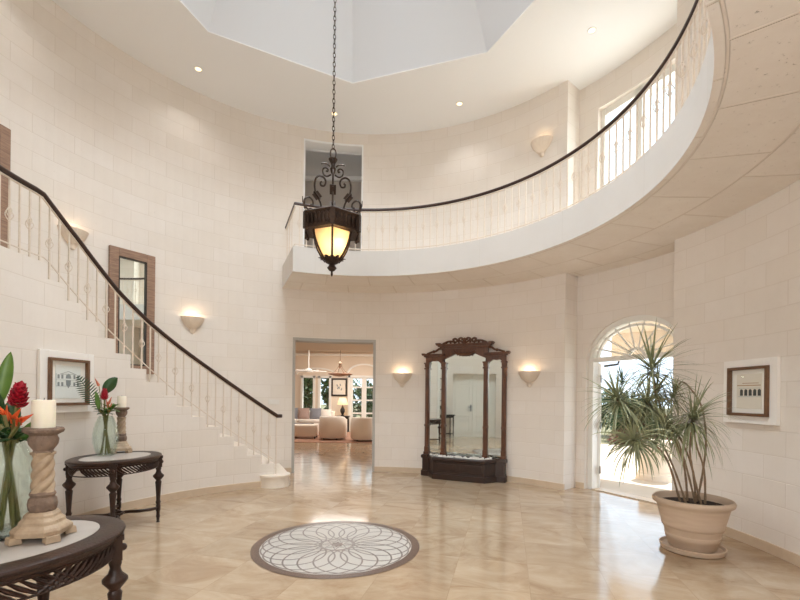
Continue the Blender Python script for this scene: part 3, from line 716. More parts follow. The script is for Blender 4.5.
# ================================================================== RAILINGS
def knot_mesh(mb, z, h=0.14, w_=0.034):
    for k in range(4):
        a0 = k * PI / 2
        mb.tube([(w_ * sin(PI * t / 8) * cos(a0 + 2.2 * t / 8), w_ * sin(PI * t / 8) * sin(a0 + 2.2 * t / 8), z - h / 2 + h * t / 8) for t in range(9)], 0.0048, 5)
    mb.ball((0, 0, z - h / 2), 0.012, 8, 6); mb.ball((0, 0, z + h / 2), 0.012, 8, 6)
BR = 3.085
g = empty('gallery_railing', (0, 0, ZS1), 0, 'cream iron railing with dark wood handrail along the curved gallery', 'railing')
ZR = 0.72
path = [pol(4.22, 111.9, ZR)] + [pol(BR, t, ZR) for t in frange(111.9, -66, 1.5)]
mb = MB(); mb.tube(path, 0.026, 10, flat=1.0); mb.build('handrail', WOODR, g)
mb = MB(); mb.tube([p + Vector((0, 0, -0.036)) for p in path], 0.013, 6); mb.build('top_bar', BALU, g)
mb = MB(); mb.tube([p + Vector((0, 0, -ZR + 0.05)) for p in path], 0.009, 6); mb.build('bottom_rail', BALU, g)
def baluster_pair():
    mb = MB(); mb.box((0, 0, (ZR - 0.05) / 2), (0.015, 0.015, ZR - 0.03)); plain = mb
    return plain
proto = baluster_pair().build('baluster', BALU, g, smooth=False)
mb = MB(); knot_mesh(mb, 0.40); kn = mb.build('basket_knot', BALU, None)
th = 110.6; i = 0; st = math.degrees(0.117 / BR)
first = True
pend = []
while th > -66 and i < 97:
    b = proto if first else proto.copy()
    if not first: COL.objects.link(b); b.parent = g
    first = False
    b.location = pol(BR, th); b.rotation_euler = (0, 0, R(th))
    if i % 2 == 0:
        k = kn if i == 0 else kn.copy()
        if i: COL.objects.link(k)
        k.parent = b
    th -= st; i += 1
for q in range(3):                                       # balusters of the short side return
    b = proto.copy(); COL.objects.link(b); b.parent = g; b.location = pol(3.45 + 0.3 * q, 111.9); b.rotation_euler = (0, 0, R(112))

# stair railing (rail heights follow the flight)
RZ = [(114.6, 1.10), (115.9, 1.150), (121.6, 1.361), (127.4, 1.581), (135.8, 1.895), (143.9, 2.185), (151.7, 2.475), (159.2, 2.79), (164, 3.03), (168.8, 3.265), (173.4, 3.46), (176.6, 3.585), (178.2, 3.595), (192, 3.595)]
def rail_z(t):
    for (a, za), (b, zb) in zip(RZ, RZ[1:]):
        if a <= t <= b: return za + (zb - za) * (t - a) / (b - a)
    return RZ[0][1] if t < RZ[0][0] else RZ[-1][1]
SR = 3.15
g = empty('stair_railing', (0, 0, 0), 0, 'cream iron railing with dark wood handrail climbing the curved stair', 'railing')
ths = frange(116.4, 192, 1.2) + [176.6, 178.2]; ths = sorted(ths)
path = [pol(SR, t, rail_z(t) - 0.02) for t in ths]
mb = MB(); mb.tube(path, 0.031, 10, up=(0, 0, 1)); e0 = path[0]
mb.lathe([(0.02, -0.03), (0.05, -0.028), (0.055, 0.0), (0.05, 0.026), (0.02, 0.03)], 16, (e0.x + 0.03, e0.y + 0.01, e0.z)); mb.build('handrail', WOODR, g)
mb = MB(); mb.tube([p + Vector((0, 0, -0.036)) for p in path], 0.012, 6); mb.build('top_bar', BALU, g)
def nose_z(t): return min(2.852, max(0.19, tread((t - TH0) / DT))) + 0.06 if t > TH0 - 2 else 0.25
mb = MB(); mb.tube([pol(SR, t, nose_z(t)) for t in frange(117.5, 192, 1.2)], 0.008, 6); mb.build('bottom_rail', BALU, g)
def floor_z(t):
    if t < TH0: return 0.19
    k = int((t - TH0) / DT); return tread(k) if k < 15 else 2.852
kp = None; i = 0; t = 116.6; stp = math.degrees(0.119 / SR)
while t < 191.5:
    z0, z1 = floor_z(t), rail_z(t) - 0.05
    mb = MB(); mb.box((0, 0, (z1 - z0) / 2), (0.015, 0.015, z1 - z0)); b = mb.build('baluster', BALU, g, smooth=False)
    b.location = pol(SR, t, z0); b.rotation_euler = (0, 0, R(t))
    if i % 2 == 1:
        if kp is None:
            mk = MB(); knot_mesh(mk, 0); kp = mk.build('basket_knot', BALU, b); k = kp
        else: k = kp.copy(); COL.objects.link(k); k.parent = b
        k.location = (0, 0, (z1 - z0) * 0.5)
    t += stp; i += 1

# ================================================================== LANTERN
L = empty('hanging_lantern', (-0.085, 0, 2.69), R(9), 'bronzed iron scrollwork lantern with amber glass hanging on a long chain', 'lantern')
HEX = [R(-90 + 60 * k) for k in range(6)]                     # a corner towards the entrance
def hexring(mb, r, z): return mb.ring([(r * cos(a), r * sin(a), z) for a in HEX])
gp = [(0.205, 0.45), (0.203, 0.41), (0.19, 0.355), (0.163, 0.285), (0.122, 0.215), (0.075, 0.155)]
for k in range(6):
    mb = MB(); a0, a1 = HEX[k], HEX[(k + 1) % 6]; prev = None
    for r, z in gp:
        cur = (mb.vt((r * cos(a0), r * sin(a0), z)), mb.vt((r * cos(a1), r * sin(a1), z)))
        if prev: mb.face((prev[0], prev[1], cur[1], cur[0]))
        prev = cur
    mb.build('glass_panel', AMBER, L)
for a in HEX:
    mb = MB(); mb.tube([((r + 0.004) * cos(a), (r + 0.004) * sin(a), z) for r, z in gp], 0.0115, 6); mb.build('rib', IRON, L)
mb = MB()
for (r0, z0), (r1, z1) in (((0.205, 0.425), (0.280, 0.425)), ((0.280, 0.425), (0.288, 0.455)), ((0.288, 0.455), (0.300, 0.545)), ((0.300, 0.545), (0.318, 0.57)), ((0.318, 0.57), (0.30, 0.585)), ((0.30, 0.585), (0.06, 0.69)), ((0.06, 0.69), (0.012, 0.72))):
    mb.bridge(hexring(mb, r0, z0), hexring(mb, r1, z1))
mb.bridge(hexring(mb, 0.205, 0.425), hexring(mb, 0.195, 0.46))
mb.build('canopy', IRON, L, smooth=False)
mb = MB()                                                      # upstanding leaf border round the canopy
for k in range(6):
    p, q = Vector((cos(HEX[k]), sin(HEX[k]), 0)), Vector((cos(HEX[(k + 1) % 6]), sin(HEX[(k + 1) % 6]), 0))
    for j in range(7):
        c = p.lerp(q, (j + 0.5) / 7); mb.blade(c * 0.291 + Vector((0, 0, 0.45)), c * 0.12 + Vector((0, 0, 1)), c, 0.11, 0.05, -0.3, 4)
mb.build('leaf_border', IRON, L, solid=0.004)
for a in HEX:
    mb = MB(); mb.box((0.295 * cos(a), 0.295 * sin(a), 0.49), (0.035, 0.04, 0.16), a); mb.ball((0.285 * cos(a), 0.285 * sin(a), 0.405), 0.013, 8, 6); mb.build('corner_drop', IRON, L)
mb = MB(); mb.lathe([(0.004, 0.0), (0.012, 0.02), (0.01, 0.05), (0.03, 0.06), (0.048, 0.085), (0.03, 0.11), (0.028, 0.12), (0.06, 0.135), (0.085, 0.165), (0.09, 0.18)], 18); mb.build('finial', IRON, L)
mb = MB()
for k in range(12): a = PI * k / 6; mb.blade((0.085 * cos(a), 0.085 * sin(a), 0.16), (cos(a), sin(a), 1.0), (cos(a), sin(a), 0), 0.06, 0.035, 2.0, 4)
mb.build('leaf_cup', IRON, L, solid=0.004)
mb = MB(); mb.lathe([(0.009, 0.70), (0.009, 0.86), (0.016, 0.87), (0.016, 0.885), (0.009, 0.9), (0.009, 1.02), (0.022, 1.04), (0.03, 1.08), (0.018, 1.1), (0.022, 1.13), (0.042, 1.165), (0.045, 1.175), (0.012, 1.18)], 14); mb.build('stem', IRON, L)
def spiral(c, r0, r1, a0, a1, n=26): return [(c[0] + (r0 + (r1 - r0) * i / n) * cos(a0 + (a1 - a0) * i / n), c[1] + (r0 + (r1 - r0) * i / n) * sin(a0 + (a1 - a0) * i / n)) for i in range(n + 1)]
for k in range(4):
    a = PI / 2 * k
    T = Matrix.Rotation(a, 4, 'Z')
    big = [(0.11, 0.69), (0.125, 0.74), (0.155, 0.80), (0.175, 0.86), (0.180, 0.92), (0.165, 0.975), (0.13, 1.0), (0.09, 0.985), (0.07, 0.945), (0.085, 0.905), (0.115, 0.905), (0.122, 0.93), (0.108, 0.942)]
    mb = MB(); mb.M = T; mb.tube(smooth_path([(x, 0, z) for x, z in big], 5), 0.0095, 7); s = mb.build('scroll', IRON, L)
    mb = MB(); mb.M = T @ Matrix.Translation((0.155, 0, 0.80)) @ Matrix.Rotation(R(38), 4, 'Y'); mb.prism([(0.0, -0.03), (0.012, 0), (0, 0.03), (-0.012, 0)], -0.045, 0.045)
    mb.box((0, 0, 0), (0.07, 0.012, 0.07)); mb.build('square_leaf', IRON, s, smooth=False)
    sm = [(0.02, 1.02), (0.06, 1.0), (0.095, 1.02), (0.10, 1.065), (0.075, 1.085), (0.05, 1.07), (0.055, 1.05), (0.07, 1.055)]
    mb = MB(); mb.M = T; mb.tube(smooth_path([(x, 0, z) for x, z in sm], 5), 0.008, 6)
    mb.tube(smooth_path([(0.03, 0, 1.10), (0.06, 0, 1.125), (0.10, 0, 1.128), (0.115, 0, 1.12)], 4), 0.007, 6); mb.build('upper_scroll', IRON, L)
for k in range(6):
    T2 = Matrix.Rotation(HEX[k], 4, 'Z')
    cs = [(0.22, 0.61), (0.265, 0.60), (0.305, 0.635), (0.305, 0.69), (0.265, 0.72), (0.225, 0.70), (0.218, 0.665), (0.245, 0.65)]
    mb = MB(); mb.M = T2; mb.tube(smooth_path([(x, 0, z) for x, z in cs], 5), 0.0085, 6)
    mb.tube([(0.30, 0, 0.60), (0.325, 0, 0.66), (0.33, 0, 0.71)], [0.009, 0.007, 0.003], 6); mb.build('corner_scroll', IRON, L)
mb = MB(); mb.tube([(0.028 * cos(a) + 0.0, 0.0, 1.23 + 0.055 * sin(a)) for a in [2 * PI * i / 20 for i in range(20)]], 0.0065, 6, closed=True); mb.M = Matrix.Rotation(R(20), 4, 'Z'); mb.build('hanging_loop', IRON, L)
mb = MB(); z = 1.30; k = 0
while z < 5.88:
    a = (k % 2) * PI / 2 + 0.4
    mb.tube([(0.0125 * cos(q) * cos(a), 0.0125 * cos(q) * sin(a), z + 0.03 * sin(q)) for q in [2 * PI * i / 10 for i in range(10)]], 0.0038, 5, closed=True)
    z += 0.046; k += 1
mb.build('chain', IRON, L)
mb = MB(); mb.lathe([(0.05, 5.92), (0.08, 5.88), (0.02, 5.84)], 16); mb.build('ceiling_rose', IRON, L)
mb = MB(); mb.ball((0.055, -0.05, 0.34), 0.026, 12, 8, (1, 1, 1.3)); mb.build('bulb', BULB, L)
light('lantern_bulb', 'POINT', (-0.085 + 0.05, -0.045, 3.02), 4, (1, 0.84, 0.62), radius=0.04)

# ================================================================== MIRROR CABINET
PM = empty('pier_mirror', (0, 0, 0), 0, 'tall carved walnut three part mirror with planter base', 'mirror')
PM.matrix_world = plane_M(64.0, 4.17) @ Matrix.Rotation(R(1.5), 4, 'Z')
OUT = [(-.77, .0), (-.77, -.17), (-.62, -.19), (-.47, -.39), (.47, -.39), (.62, -.19), (.77, -.17), (.77, .0)]
def scl(p, f, ox=0): return [(x * f, (y + 0.19) * (1 + (f - 1) * 2.4) - 0.19) for x, y in p]
mb = MB(); mb.prism(scl(OUT, 1.035), 0, 0.10); mb.prism(scl(OUT, 1.015), 0.10, 0.125); mb.build('plinth', WALNUTD, PM, smooth=False, bevel=0.008)
mb = MB(); mb.prism(OUT, 0.12, 0.33)
for x in (-0.235, 0.235): mb.box((x, -0.393, 0.225), (0.40, 0.012, 0.13))
mb.build('planter_body', WALNUTD, PM, smooth=False, bevel=0.005)
mb = MB(); o_ = scl(OUT, 1.035); i_ = scl(OUT, 0.9)
ri = [mb.ring([(p[0], p[1], z) for p in q]) for q, z in ((OUT, 0.33), (o_, 0.345), (o_, 0.385), (scl(OUT, 1.01), 0.40), (i_, 0.40), (i_, 0.335))]
for a, b in zip(ri, ri[1:]): mb.bridge(a, b)
mb.build('planter_rim', WALNUTD, PM, smooth=False)
def post(x, z1):
    mb = MB(); mb.box((x, -0.035, 0.47), (0.085, 0.075, 0.14)); mb.box((x, -0.03, (0.5 + z1) / 2), (0.08, 0.05, z1 - 0.5))
    mb.tube([(x, -0.055, 0.54), (x, -0.055, z1 - 0.05)], 0.027, 10); mb.box((x, -0.04, 0.42), (0.10, 0.10, 0.05)); mb.box((x, -0.045, 0.95), (0.08, 0.08, 0.035))
    p = mb.build('post', WALNUT, PM, smooth=False, bevel=0.004)
    mb = MB(); mb.box((x, -0.045, z1 - 0.10), (0.10, 0.09, 0.03)); mb.box((x, -0.045, z1 - 0.04), (0.085, 0.08, 0.06)); mb.box((x, -0.045, z1 + 0.0), (0.11, 0.10, 0.025)); mb.build('capital', WALNUT, p, smooth=False, bevel=0.004)
for x, z1 in ((-0.73, 2.13), (-0.40, 2.13), (0.40, 2.13), (0.73, 2.13)): post(x, z1)
for x0, x1, z1 in ((-0.71, -0.42, 2.2), (-0.38, 0.38, 2.36), (0.42, 0.71, 2.2)):
    mb = MB(); mb.box(((x0 + x1) / 2, -0.012, (0.40 + z1) / 2), (x1 - x0 + 0.01, 0.012, z1 - 0.40)); mb.build('mirror_panel', MIRROR, PM, smooth=False)
mb = MB(); mb.box((0, 0.0, 1.3), (1.46, 0.012, 1.78)); mb.box((0, 0.0, 2.24), (0.86, 0.012, 0.24)); mb.build('backboard', WALNUTD, PM, smooth=False)
def scallop(x0, x1, ztop, zspring, zpeak, n=20, lobes=True):
    pts = [(x0, ztop), (x0, zspring)]
    for i in range(n + 1):
        t = i / n; z = zspring + (zpeak - zspring) * sin(PI * t) ** 0.6
        if lobes: z -= 0.022 * abs(sin(3 * PI * t))
        pts.append((x0 + (x1 - x0) * t, z))
    pts += [(x1, zspring), (x1, ztop)]
    out = []
    for p in pts:
        if not out or (Vector(p) - Vector(out[-1])).length > 1e-4: out.append(p)
    return out
for s_ in (-1, 1):
    xa, xb = sorted((s_ * 0.41, s_ * 0.76)); mb = MB()
    mb.extrude_y(scallop(xa, xb, 2.25, 2.10, 2.19), -0.065, 0.0)
    mb.box((s_ * 0.585, -0.05, 2.265), (0.40, 0.11, 0.03)); mb.box((s_ * 0.60, -0.055, 2.29), (0.44, 0.14, 0.025)); mb.box((s_ * 0.80, -0.055, 2.305), (0.06, 0.12, 0.03))
    sp = [(s_ * 0.44, 2.40), (s_ * 0.5, 2.40), (s_ * 0.56, 2.36), (s_ * 0.64, 2.345), (s_ * 0.74, 2.31)]
    mb.tube(smooth_path([(x, -0.05, z) for x, z in sp], 5), 0.02, 8); mb.ball((s_ * 0.60, -0.06, 2.35), 0.03, 10, 6)
    mb.build('side_cornice', WALNUT, PM, smooth=False, bevel=0.004)
mb = MB(); mb.extrude_y(scallop(-0.44, 0.44, 2.40, 2.16, 2.33), -0.07, 0.0)
mb.box((0, -0.05, 2.415), (0.94, 0.11, 0.035)); mb.box((0, -0.06, 2.445), (1.0, 0.15, 0.025)); mb.box((0, -0.055, 2.47), (1.06, 0.17, 0.025))
for s_ in (-1, 1): mb.box((s_ * 0.50, -0.06, 2.49), (0.09, 0.15, 0.025))
mb.build('entablature', WALNUT, PM, smooth=False, bevel=0.004)
mb = MB(); mb.M = Matrix.Translation((0, -0.08, 2.32))
mb.tube(smooth_path([(-0.2, 0, 0.03), (-0.12, 0, -0.02), (0, 0, -0.035), (0.12, 0, -0.02), (0.2, 0, 0.03)], 6), [0.016 + 0.012 * sin(PI * i / 24) for i in range(25)], 8)
for k in range(5): mb.blade((-0.1 + 0.05 * k, -0.01, 0.0), (0.25 * (k - 2), -0.1, -1), (0, -1, 0), 0.07, 0.05, 0, 4)
mb.build('garland', WALNUT, PM, solid=0.006)
mb = MB()
for s_ in (-1, 1):
    mb.tube(smooth_path([(s_ * x, -0.06, z) for x, z in ((0.42, 2.49), (0.32, 2.53), (0.24, 2.53), (0.17, 2.515), (0.14, 2.55), (0.18, 2.58), (0.22, 2.565), (0.2, 2.545))], 5), 0.016, 7)
    mb.tube(smooth_path([(s_ * x, -0.06, z) for x, z in ((0.0, 2.50), (0.06, 2.52), (0.11, 2.57), (0.06, 2.59), (0.035, 2.565), (0.06, 2.555))], 5), 0.014, 7)
    for k in range(4): mb.blade((s_ * (0.1 + 0.08 * k), -0.06, 2.49), (s_ * 0.4, -0.1, 1), (0, -1, 0), 0.07 - 0.008 * k, 0.04, 0.8, 4)
mb.ball((0, -0.065, 2.55), 0.035, 12, 8, (1, 1, 1.2)); mb.build('carved_crest', WALNUT, PM, solid=0.006)
mb = MB(); rnd = random.Random(3)
for k in range(170):
    x = rnd.uniform(-0.62, 0.62); y = rnd.uniform(-0.34, -0.1)
    if abs(x) > 0.42 and y < -0.17: continue
    mb.ball((x, y, 0.375 + rnd.uniform(0, 0.03)), rnd.uniform(0.018, 0.028), 7, 5, (1.1, 1, 0.75))
pb = mb.build('pebble_bed', PEBB); pb.matrix_world = plane_M(64.0, 4.17) @ Matrix.Rotation(R(1.5), 4, 'Z'); tag(pb, 'bed of white pebbles in the planter under the tall mirror', 'pebbles', kind='stuff')

# ================================================================== SCONCES AND DOWNLIGHTS
def sconce(th, ztop, label, energy):
    e = empty('shell_sconce', (0, 0, 0), 0, label, 'wall lamp', 'fluted plaster wall sconces')
    e.matrix_world = plane_M(th, RW - 0.004, ztop)
    mb = MB(); n = 28
    prof = [(0.006, -0.275), (0.03, -0.265), (0.042, -0.235), (0.034, -0.20), (0.045, -0.185), (0.085, -0.165), (0.13, -0.12), (0.165, -0.06), (0.185, 0.0), (0.172, 0.0), (0.14, -0.07), (0.08, -0.13), (0.01, -0.14)]
    rings = []
    for r, z in prof:
        rings.append(mb.ring([((r * (1 + 0.07 * abs(cos(4.5 * PI * i / n * 2)) * (1 if r > 0.06 else 0.3))) * cos(PI + PI * i / n), 0.8 * r * (1 + 0.07 * abs(cos(4.5 * PI * i / n * 2))) * sin(PI + PI * i / n), z) for i in range(n + 1)]))
    for a, b in zip(rings, rings[1:]): mb.bridge(a, b, closed=False)
    mb.build('shell_bowl', SHELL, e)
    mb = MB(); mb.extrude_y([(-0.17, -0.005), (-0.12, -0.13), (-0.03, -0.26), (0.03, -0.26), (0.12, -0.13), (0.17, -0.005)], -0.004, 0.0); mb.build('back_plate', SHELL, e, smooth=False)
    mb = MB(); mb.ball((0, -0.065, -0.05), 0.022, 10, 6); mb.build('bulb', BULB, e)
    p = plane_M(th, RW - 0.09, ztop + 0.005).translation
    light('sconce_lamp', 'POINT', p, energy, (1, 0.80, 0.58), radius=0.03)
sconce(81.05, 1.945, 'plaster shell sconce between the doorway and tall mirror', 1.0)
sconce(48.0, 1.95, 'plaster shell sconce right of the tall mirror', 1.0)
sconce(133.6, 2.80, 'plaster shell sconce above the middle of the stair handrail', 0.9)
sconce(157.2, 3.74, 'plaster shell sconce partly hidden by the upper stair handrail', 0.3)
sconce(45.6, 5.86, 'plaster shell sconce upstairs on the gallery wall', 0.3)
for k in range(10):
    t = 28.4 + 35.8 * k
    if k > 7: t = 28.4 + 36.0 * k
    lb = ['recessed ceiling downlight nearest the gallery window', 'recessed ceiling downlight above the right of gallery wall', 'recessed ceiling downlight just behind the lantern chain', 'recessed ceiling downlight above left part of the round wall'] + ['recessed ceiling downlight above the stair landing', 'recessed ceiling downlight on the entrance side of the ceiling']
    e = empty('ceiling_downlight', pol(3.7, t, ZC), 0, lb[min(k, 5)], 'downlight', 'recessed downlights round the ceiling')
    mb = MB(); mb.lathe([(0.045, -0.004), (0.06, -0.008), (0.062, 0.0)], 20, cap=False); mb.build('trim_ring', WHITE, e)
    mb = MB(); mb.lathe([(0.001, -0.003), (0.046, -0.003)], 20, cap=False); mb.build('lamp_face', glow('downlight_glow_%d' % k, (255, 226, 180), 1.6) if k == 0 else MATS['downlight_glow_0'], e)
    light('downlight_lamp', 'SPOT', pol(3.7, t, ZC - 0.02), 16, (1, 0.99, 0.97), pol(3.6, t, 0), spot=125, radius=0.05)

# ================================================================== WALL PICTURES, STAIR MIRRORS, SWITCH
def picture(th, d, zc, label, kind):
    e = empty('framed_picture', (0, 0, 0), 0, label, 'picture'); e.matrix_world = plane_M(th, d, zc)
    W, H, b = 0.665, 0.665, 0.085
    mb = MB()
    for x in (-1, 1): mb.box((x * (W - b) / 2, -0.018, 0), (b, 0.036, H))
    for z in (-1, 1): mb.box((0, -0.018, z * (H - b) / 2), (W - 2 * b, 0.036, b))
    mb.box((0, -0.006, 0), (W - 2 * b, 0.012, H - 2 * b)); mb.build('mount_board', FRAMEW, e, smooth=False, bevel=0.003)
    w2, h2, b2 = 0.50, 0.51, 0.03; mb = MB()
    for x in (-1, 1): mb.box((x * (w2 - b2) / 2, -0.038, 0), (b2, 0.056, h2))
    for z in (-1, 1): mb.box((0, -0.038, z * (h2 - b2) / 2), (w2 - 2 * b2, 0.056, b2))
    mb.build('wood_frame', FRAMEB, e, smooth=False, bevel=0.003)
    mb = MB(); mb.box((0, -0.022, 0), (0.45, 0.01, 0.46)); mb.build('white_mat', FRAMEW, e, smooth=False)
    mb = MB(); mb.box((0, -0.029, 0), (0.31, 0.004, 0.36)); pr = mb.build('print', PAPER if kind == 'villa' else PAPERT, e, smooth=False)
    y = -0.0325
    if kind == 'villa':
        mb = MB(); mb.M = Matrix.Translation((0, y, 0.02)) @ Matrix.Diagonal((1.0, 1, 1.25, 1)) @ Matrix.Translation((0, -y, -0.02))
        for x in (-0.12, -0.075, 0.075, 0.12):
            for z in (-0.015, 0.05): mb.box((x, y, z), (0.022, 0.002, 0.035))
        mb.prism([(0, 0)], 0, 0) if False else None
        mb.extrude_y([(-0.032, 0.035), (-0.028, 0.062), (0, 0.078), (0.028, 0.062), (0.032, 0.035)], y - 0.001, y + 0.001)
        mb.extrude_y([(-0.03, 0.02), (-0.026, -0.02), (0, -0.05), (0.026, -0.02), (0.03, 0.02)], y - 0.001, y + 0.001)
        mb.build('drawn_windows', INK, pr, smooth=False)
        mb = MB(); mb.box((0, y, -0.045), (0.30, 0.002, 0.006)); mb.box((0, y, 0.085), (0.20, 0.002, 0.006)); mb.box((0, y, 0.022), (0.29, 0.002, 0.004))
        for s_ in (-1, 1): mb.box((s_ * 0.148, y, 0.02), (0.004, 0.002, 0.14)); mb.tube([(s_ * 0.1, y, 0.085), (0, y, 0.118)], 0.003, 4)
        mb.build('drawn_walls', INKP, pr, smooth=False)
    else:
        mb = MB()
        for k in range(5):
            x = -0.09 + 0.055 * k; mb.extrude_y([(x - 0.018, -0.045), (x + 0.018, -0.045), (x + 0.018, 0.005)] + [(x + 0.018 * cos(PI * i / 8), 0.005 + 0.018 * sin(PI * i / 8)) for i in range(1, 8)] + [(x - 0.018, 0.005)], y - 0.001, y + 0.001)
        mb.build('drawn_arches', INKD, pr, smooth=False)
        mb = MB(); mb.box((0, y, 0.062), (0.29, 0.002, 0.008)); mb.box((0.02, y, 0.085), (0.20, 0.002, 0.006)); mb.build('drawn_roof', INKT, pr, smooth=False)
        mb = MB(); mb.box((0.01, y, -0.055), (0.28, 0.002, 0.006)); mb.box((0.01, y, 0.033), (0.27, 0.002, 0.005)); mb.build('drawn_walls', INKP, pr, smooth=False)
    mb = MB(); mb.face([mb.vt(p) for p in ((-.22, -0.055, -.225), (.22, -0.055, -.225), (.22, -0.055, .225), (-.22, -0.055, .225))]); mb.build('glass', PICGL, e, smooth=False)
picture(172.0, 3.098, 1.61, 'framed villa drawing on white mount on the wall below the stair', 'villa')
picture(1.9, 4.255, 1.59, 'framed arcade print on white mount beside the potted dracaena', 'arcade')
def stair_mirror(th, z0, z1, label):
    e = empty('wall_mirror', (0, 0, 0), 0, label, 'mirror'); e.matrix_world = plane_M(th, 4.252, z0)
    W, H, b = 0.66, z1 - z0, 0.125; mb = MB()
    for x in (-1, 1): mb.box((x * (W - b) / 2, -0.025, H / 2), (b, 0.05, H))
    for z in (b / 2, H - b / 2): mb.box((0, -0.025, z), (W - 2 * b, 0.05, b))
    mb.build('tiled_frame', MFRAME, e, smooth=False, bevel=0.006)
    mb = MB()
    for x in (-1, 1): mb.box((x * (W / 2 - b - 0.008), -0.03, H / 2), (0.016, 0.03, H - 2 * b))
    for z in (b + 0.008, H - b - 0.008): mb.box((0, -0.03, z), (W - 2 * b - 0.03, 0.03, 0.016))
    mb.build('inner_fillet', BLACKW, e, smooth=False)
    mb = MB(); mb.box((0, -0.012, H / 2), (W - 2 * b, 0.01, H - 2 * b)); mb.build('mirror_glass', MIRROR, e, smooth=False)
stair_mirror(146.3, 1.80, 3.68, 'tall mirror in brown tiled frame halfway up the stair')
stair_mirror(172.2, 2.88, 4.66, 'tall mirror in brown tiled frame above the stair landing')
e = empty('light_switch', (0, 0, 0), 0, 'white double light switch plate at foot of the stair', 'switch'); e.matrix_world = plane_M(114.4, 4.268, 1.36)
mb = MB(); mb.box((0, -0.006, 0), (0.20, 0.012, 0.09)); mb.build('switch_plate', PLASTIC, e, smooth=False, bevel=0.003)
for x in (-0.055, 0, 0.055): mb = MB(); mb.box((x, -0.014, 0), (0.022, 0.008, 0.045)); mb.build('rocker', PLASTIC, e, smooth=False)

# ================================================================== TABLES
def table_mesh():
    T = empty('oval_table', (0, 0, 0), 0, '', 'table'); A, B = 0.50, 0.40
    def oval(mb, a, b, z, n=64): return mb.ring([(a * cos(2 * PI * i / n), b * sin(2 * PI * i / n), z) for i in range(n)])
    mb = MB(); off = ((-.115, .772), (-.115, .795), (-.105, .80), (-.02, .80), (-.004, .793), (0, .783), (-.006, .772), (-.015, .766), (-.02, .752), (-.035, .745), (-.115, .745))
    rs = [oval(mb, A + o_, B + o_, z) for o_, z in off]
    for a, b in zip(rs, rs[1:]): mb.bridge(b, a)
    mb.bridge(rs[0], rs[-1]); mb.build('top_frame', TABLEW, T, angle=35)
    mb = MB(); a = oval(mb, A - .116, B - .116, .797); b = oval(mb, A - .116, B - .116, .765); mb.face(a); mb.face(b[::-1]); mb.bridge(b, a); mb.build('stone_top', TSTONE, T, angle=35)
    mb = MB(); n = 72; ra = (A - .045, B - .045)
    def P(t, z, o_=0): return Vector(((ra[0] + o_) * cos(t), (ra[1] + o_) * sin(t), z))
    mb.tube([P(2 * PI * i / n, .738) for i in range(n)], 0.012, 6, closed=True); mb.tube([P(2 * PI * i / n, .652) for i in range(n)], 0.006, 6, closed=True)
    for i in range(n):
        t = 2 * PI * i / n; dt = 2 * PI / n * (1 if (t % PI) < PI / 2 else -1)
        mb.tube([P(t, .732), P(t + dt * 1.0, .70, .004), P(t + dt * 2.2, .668, .002), P(t + dt * 2.9, .650)], [0.009, 0.017, 0.013, 0.004], 6, flat=0.6)
    mb.build('carved_apron', TABLEW, T)
    for sx, sy in ((1, 1), (1, -1), (-1, -1), (-1, 1)):
        x, y = sx * 0.325, sy * 0.262; ang = math.atan2(y, x)
        mb = MB(); mb.M = Matrix.Translation((x, y, 0))
        mb.box((0, 0, 0.695), (0.062, 0.062, 0.11), ang); mb.box((0, 0, 0.76), (0.075, 0.075, 0.03), ang)
        mb.lathe([(0.022, 0), (0.014, 0.01), (0.017, 0.05), (0.024, 0.075), (0.018, 0.085), (0.019, 0.13), (0.025, 0.135), (0.025, 0.20), (0.019, 0.205), (0.028, 0.235), (0.020, 0.255), (0.030, 0.43), (0.034, 0.47), (0.024, 0.485), (0.030, 0.495), (0.058, 0.53), (0.058, 0.545), (0.032, 0.572), (0.024, 0.60), (0.030, 0.62), (0.028, 0.65)], 16)
        mb.ball((0.033 * cos(ang), 0.033 * sin(ang), 0.70), 0.02, 10, 6)
        mb.build('leg', TABLEW, T, angle=50)
    mb = MB(); mb.tube([(0.075 * cos(2 * PI * i / 24), 0.06 * sin(2 * PI * i / 24), 0.165) for i in range(24)], 0.015, 6, closed=True)
    for sx in (-1, 1):
        for sy in (-1, 1):
            mb.tube(smooth_path([(sx * 0.325, sy * 0.262, 0.165), (sx * 0.24, sy * 0.235, 0.165), (sx * 0.13, sy * 0.15, 0.167), (sx * 0.10, sy * 0.06, 0.167), (sx * 0.06, sy * 0.035, 0.165)], 5), 0.014, 7, flat=1.3)
    mb.build('stretcher', TABLEW, T)
    return T
TB = table_mesh(); TF = copy_tree(TB)
TB.location = (-2.505, 0.44, 0); TB.rotation_euler = (0, 0, R(80)); TB['label'] = 'dark carved oval table with stone top standing by the stair wall'
TF.location = (-1.20, -2.36, 0); TF.rotation_euler = (0, 0, R(72)); TF['label'] = 'dark carved oval table nearest the viewer cut by the frame'
for t_ in (TB, TF): t_['group'] = 'oval hall tables'

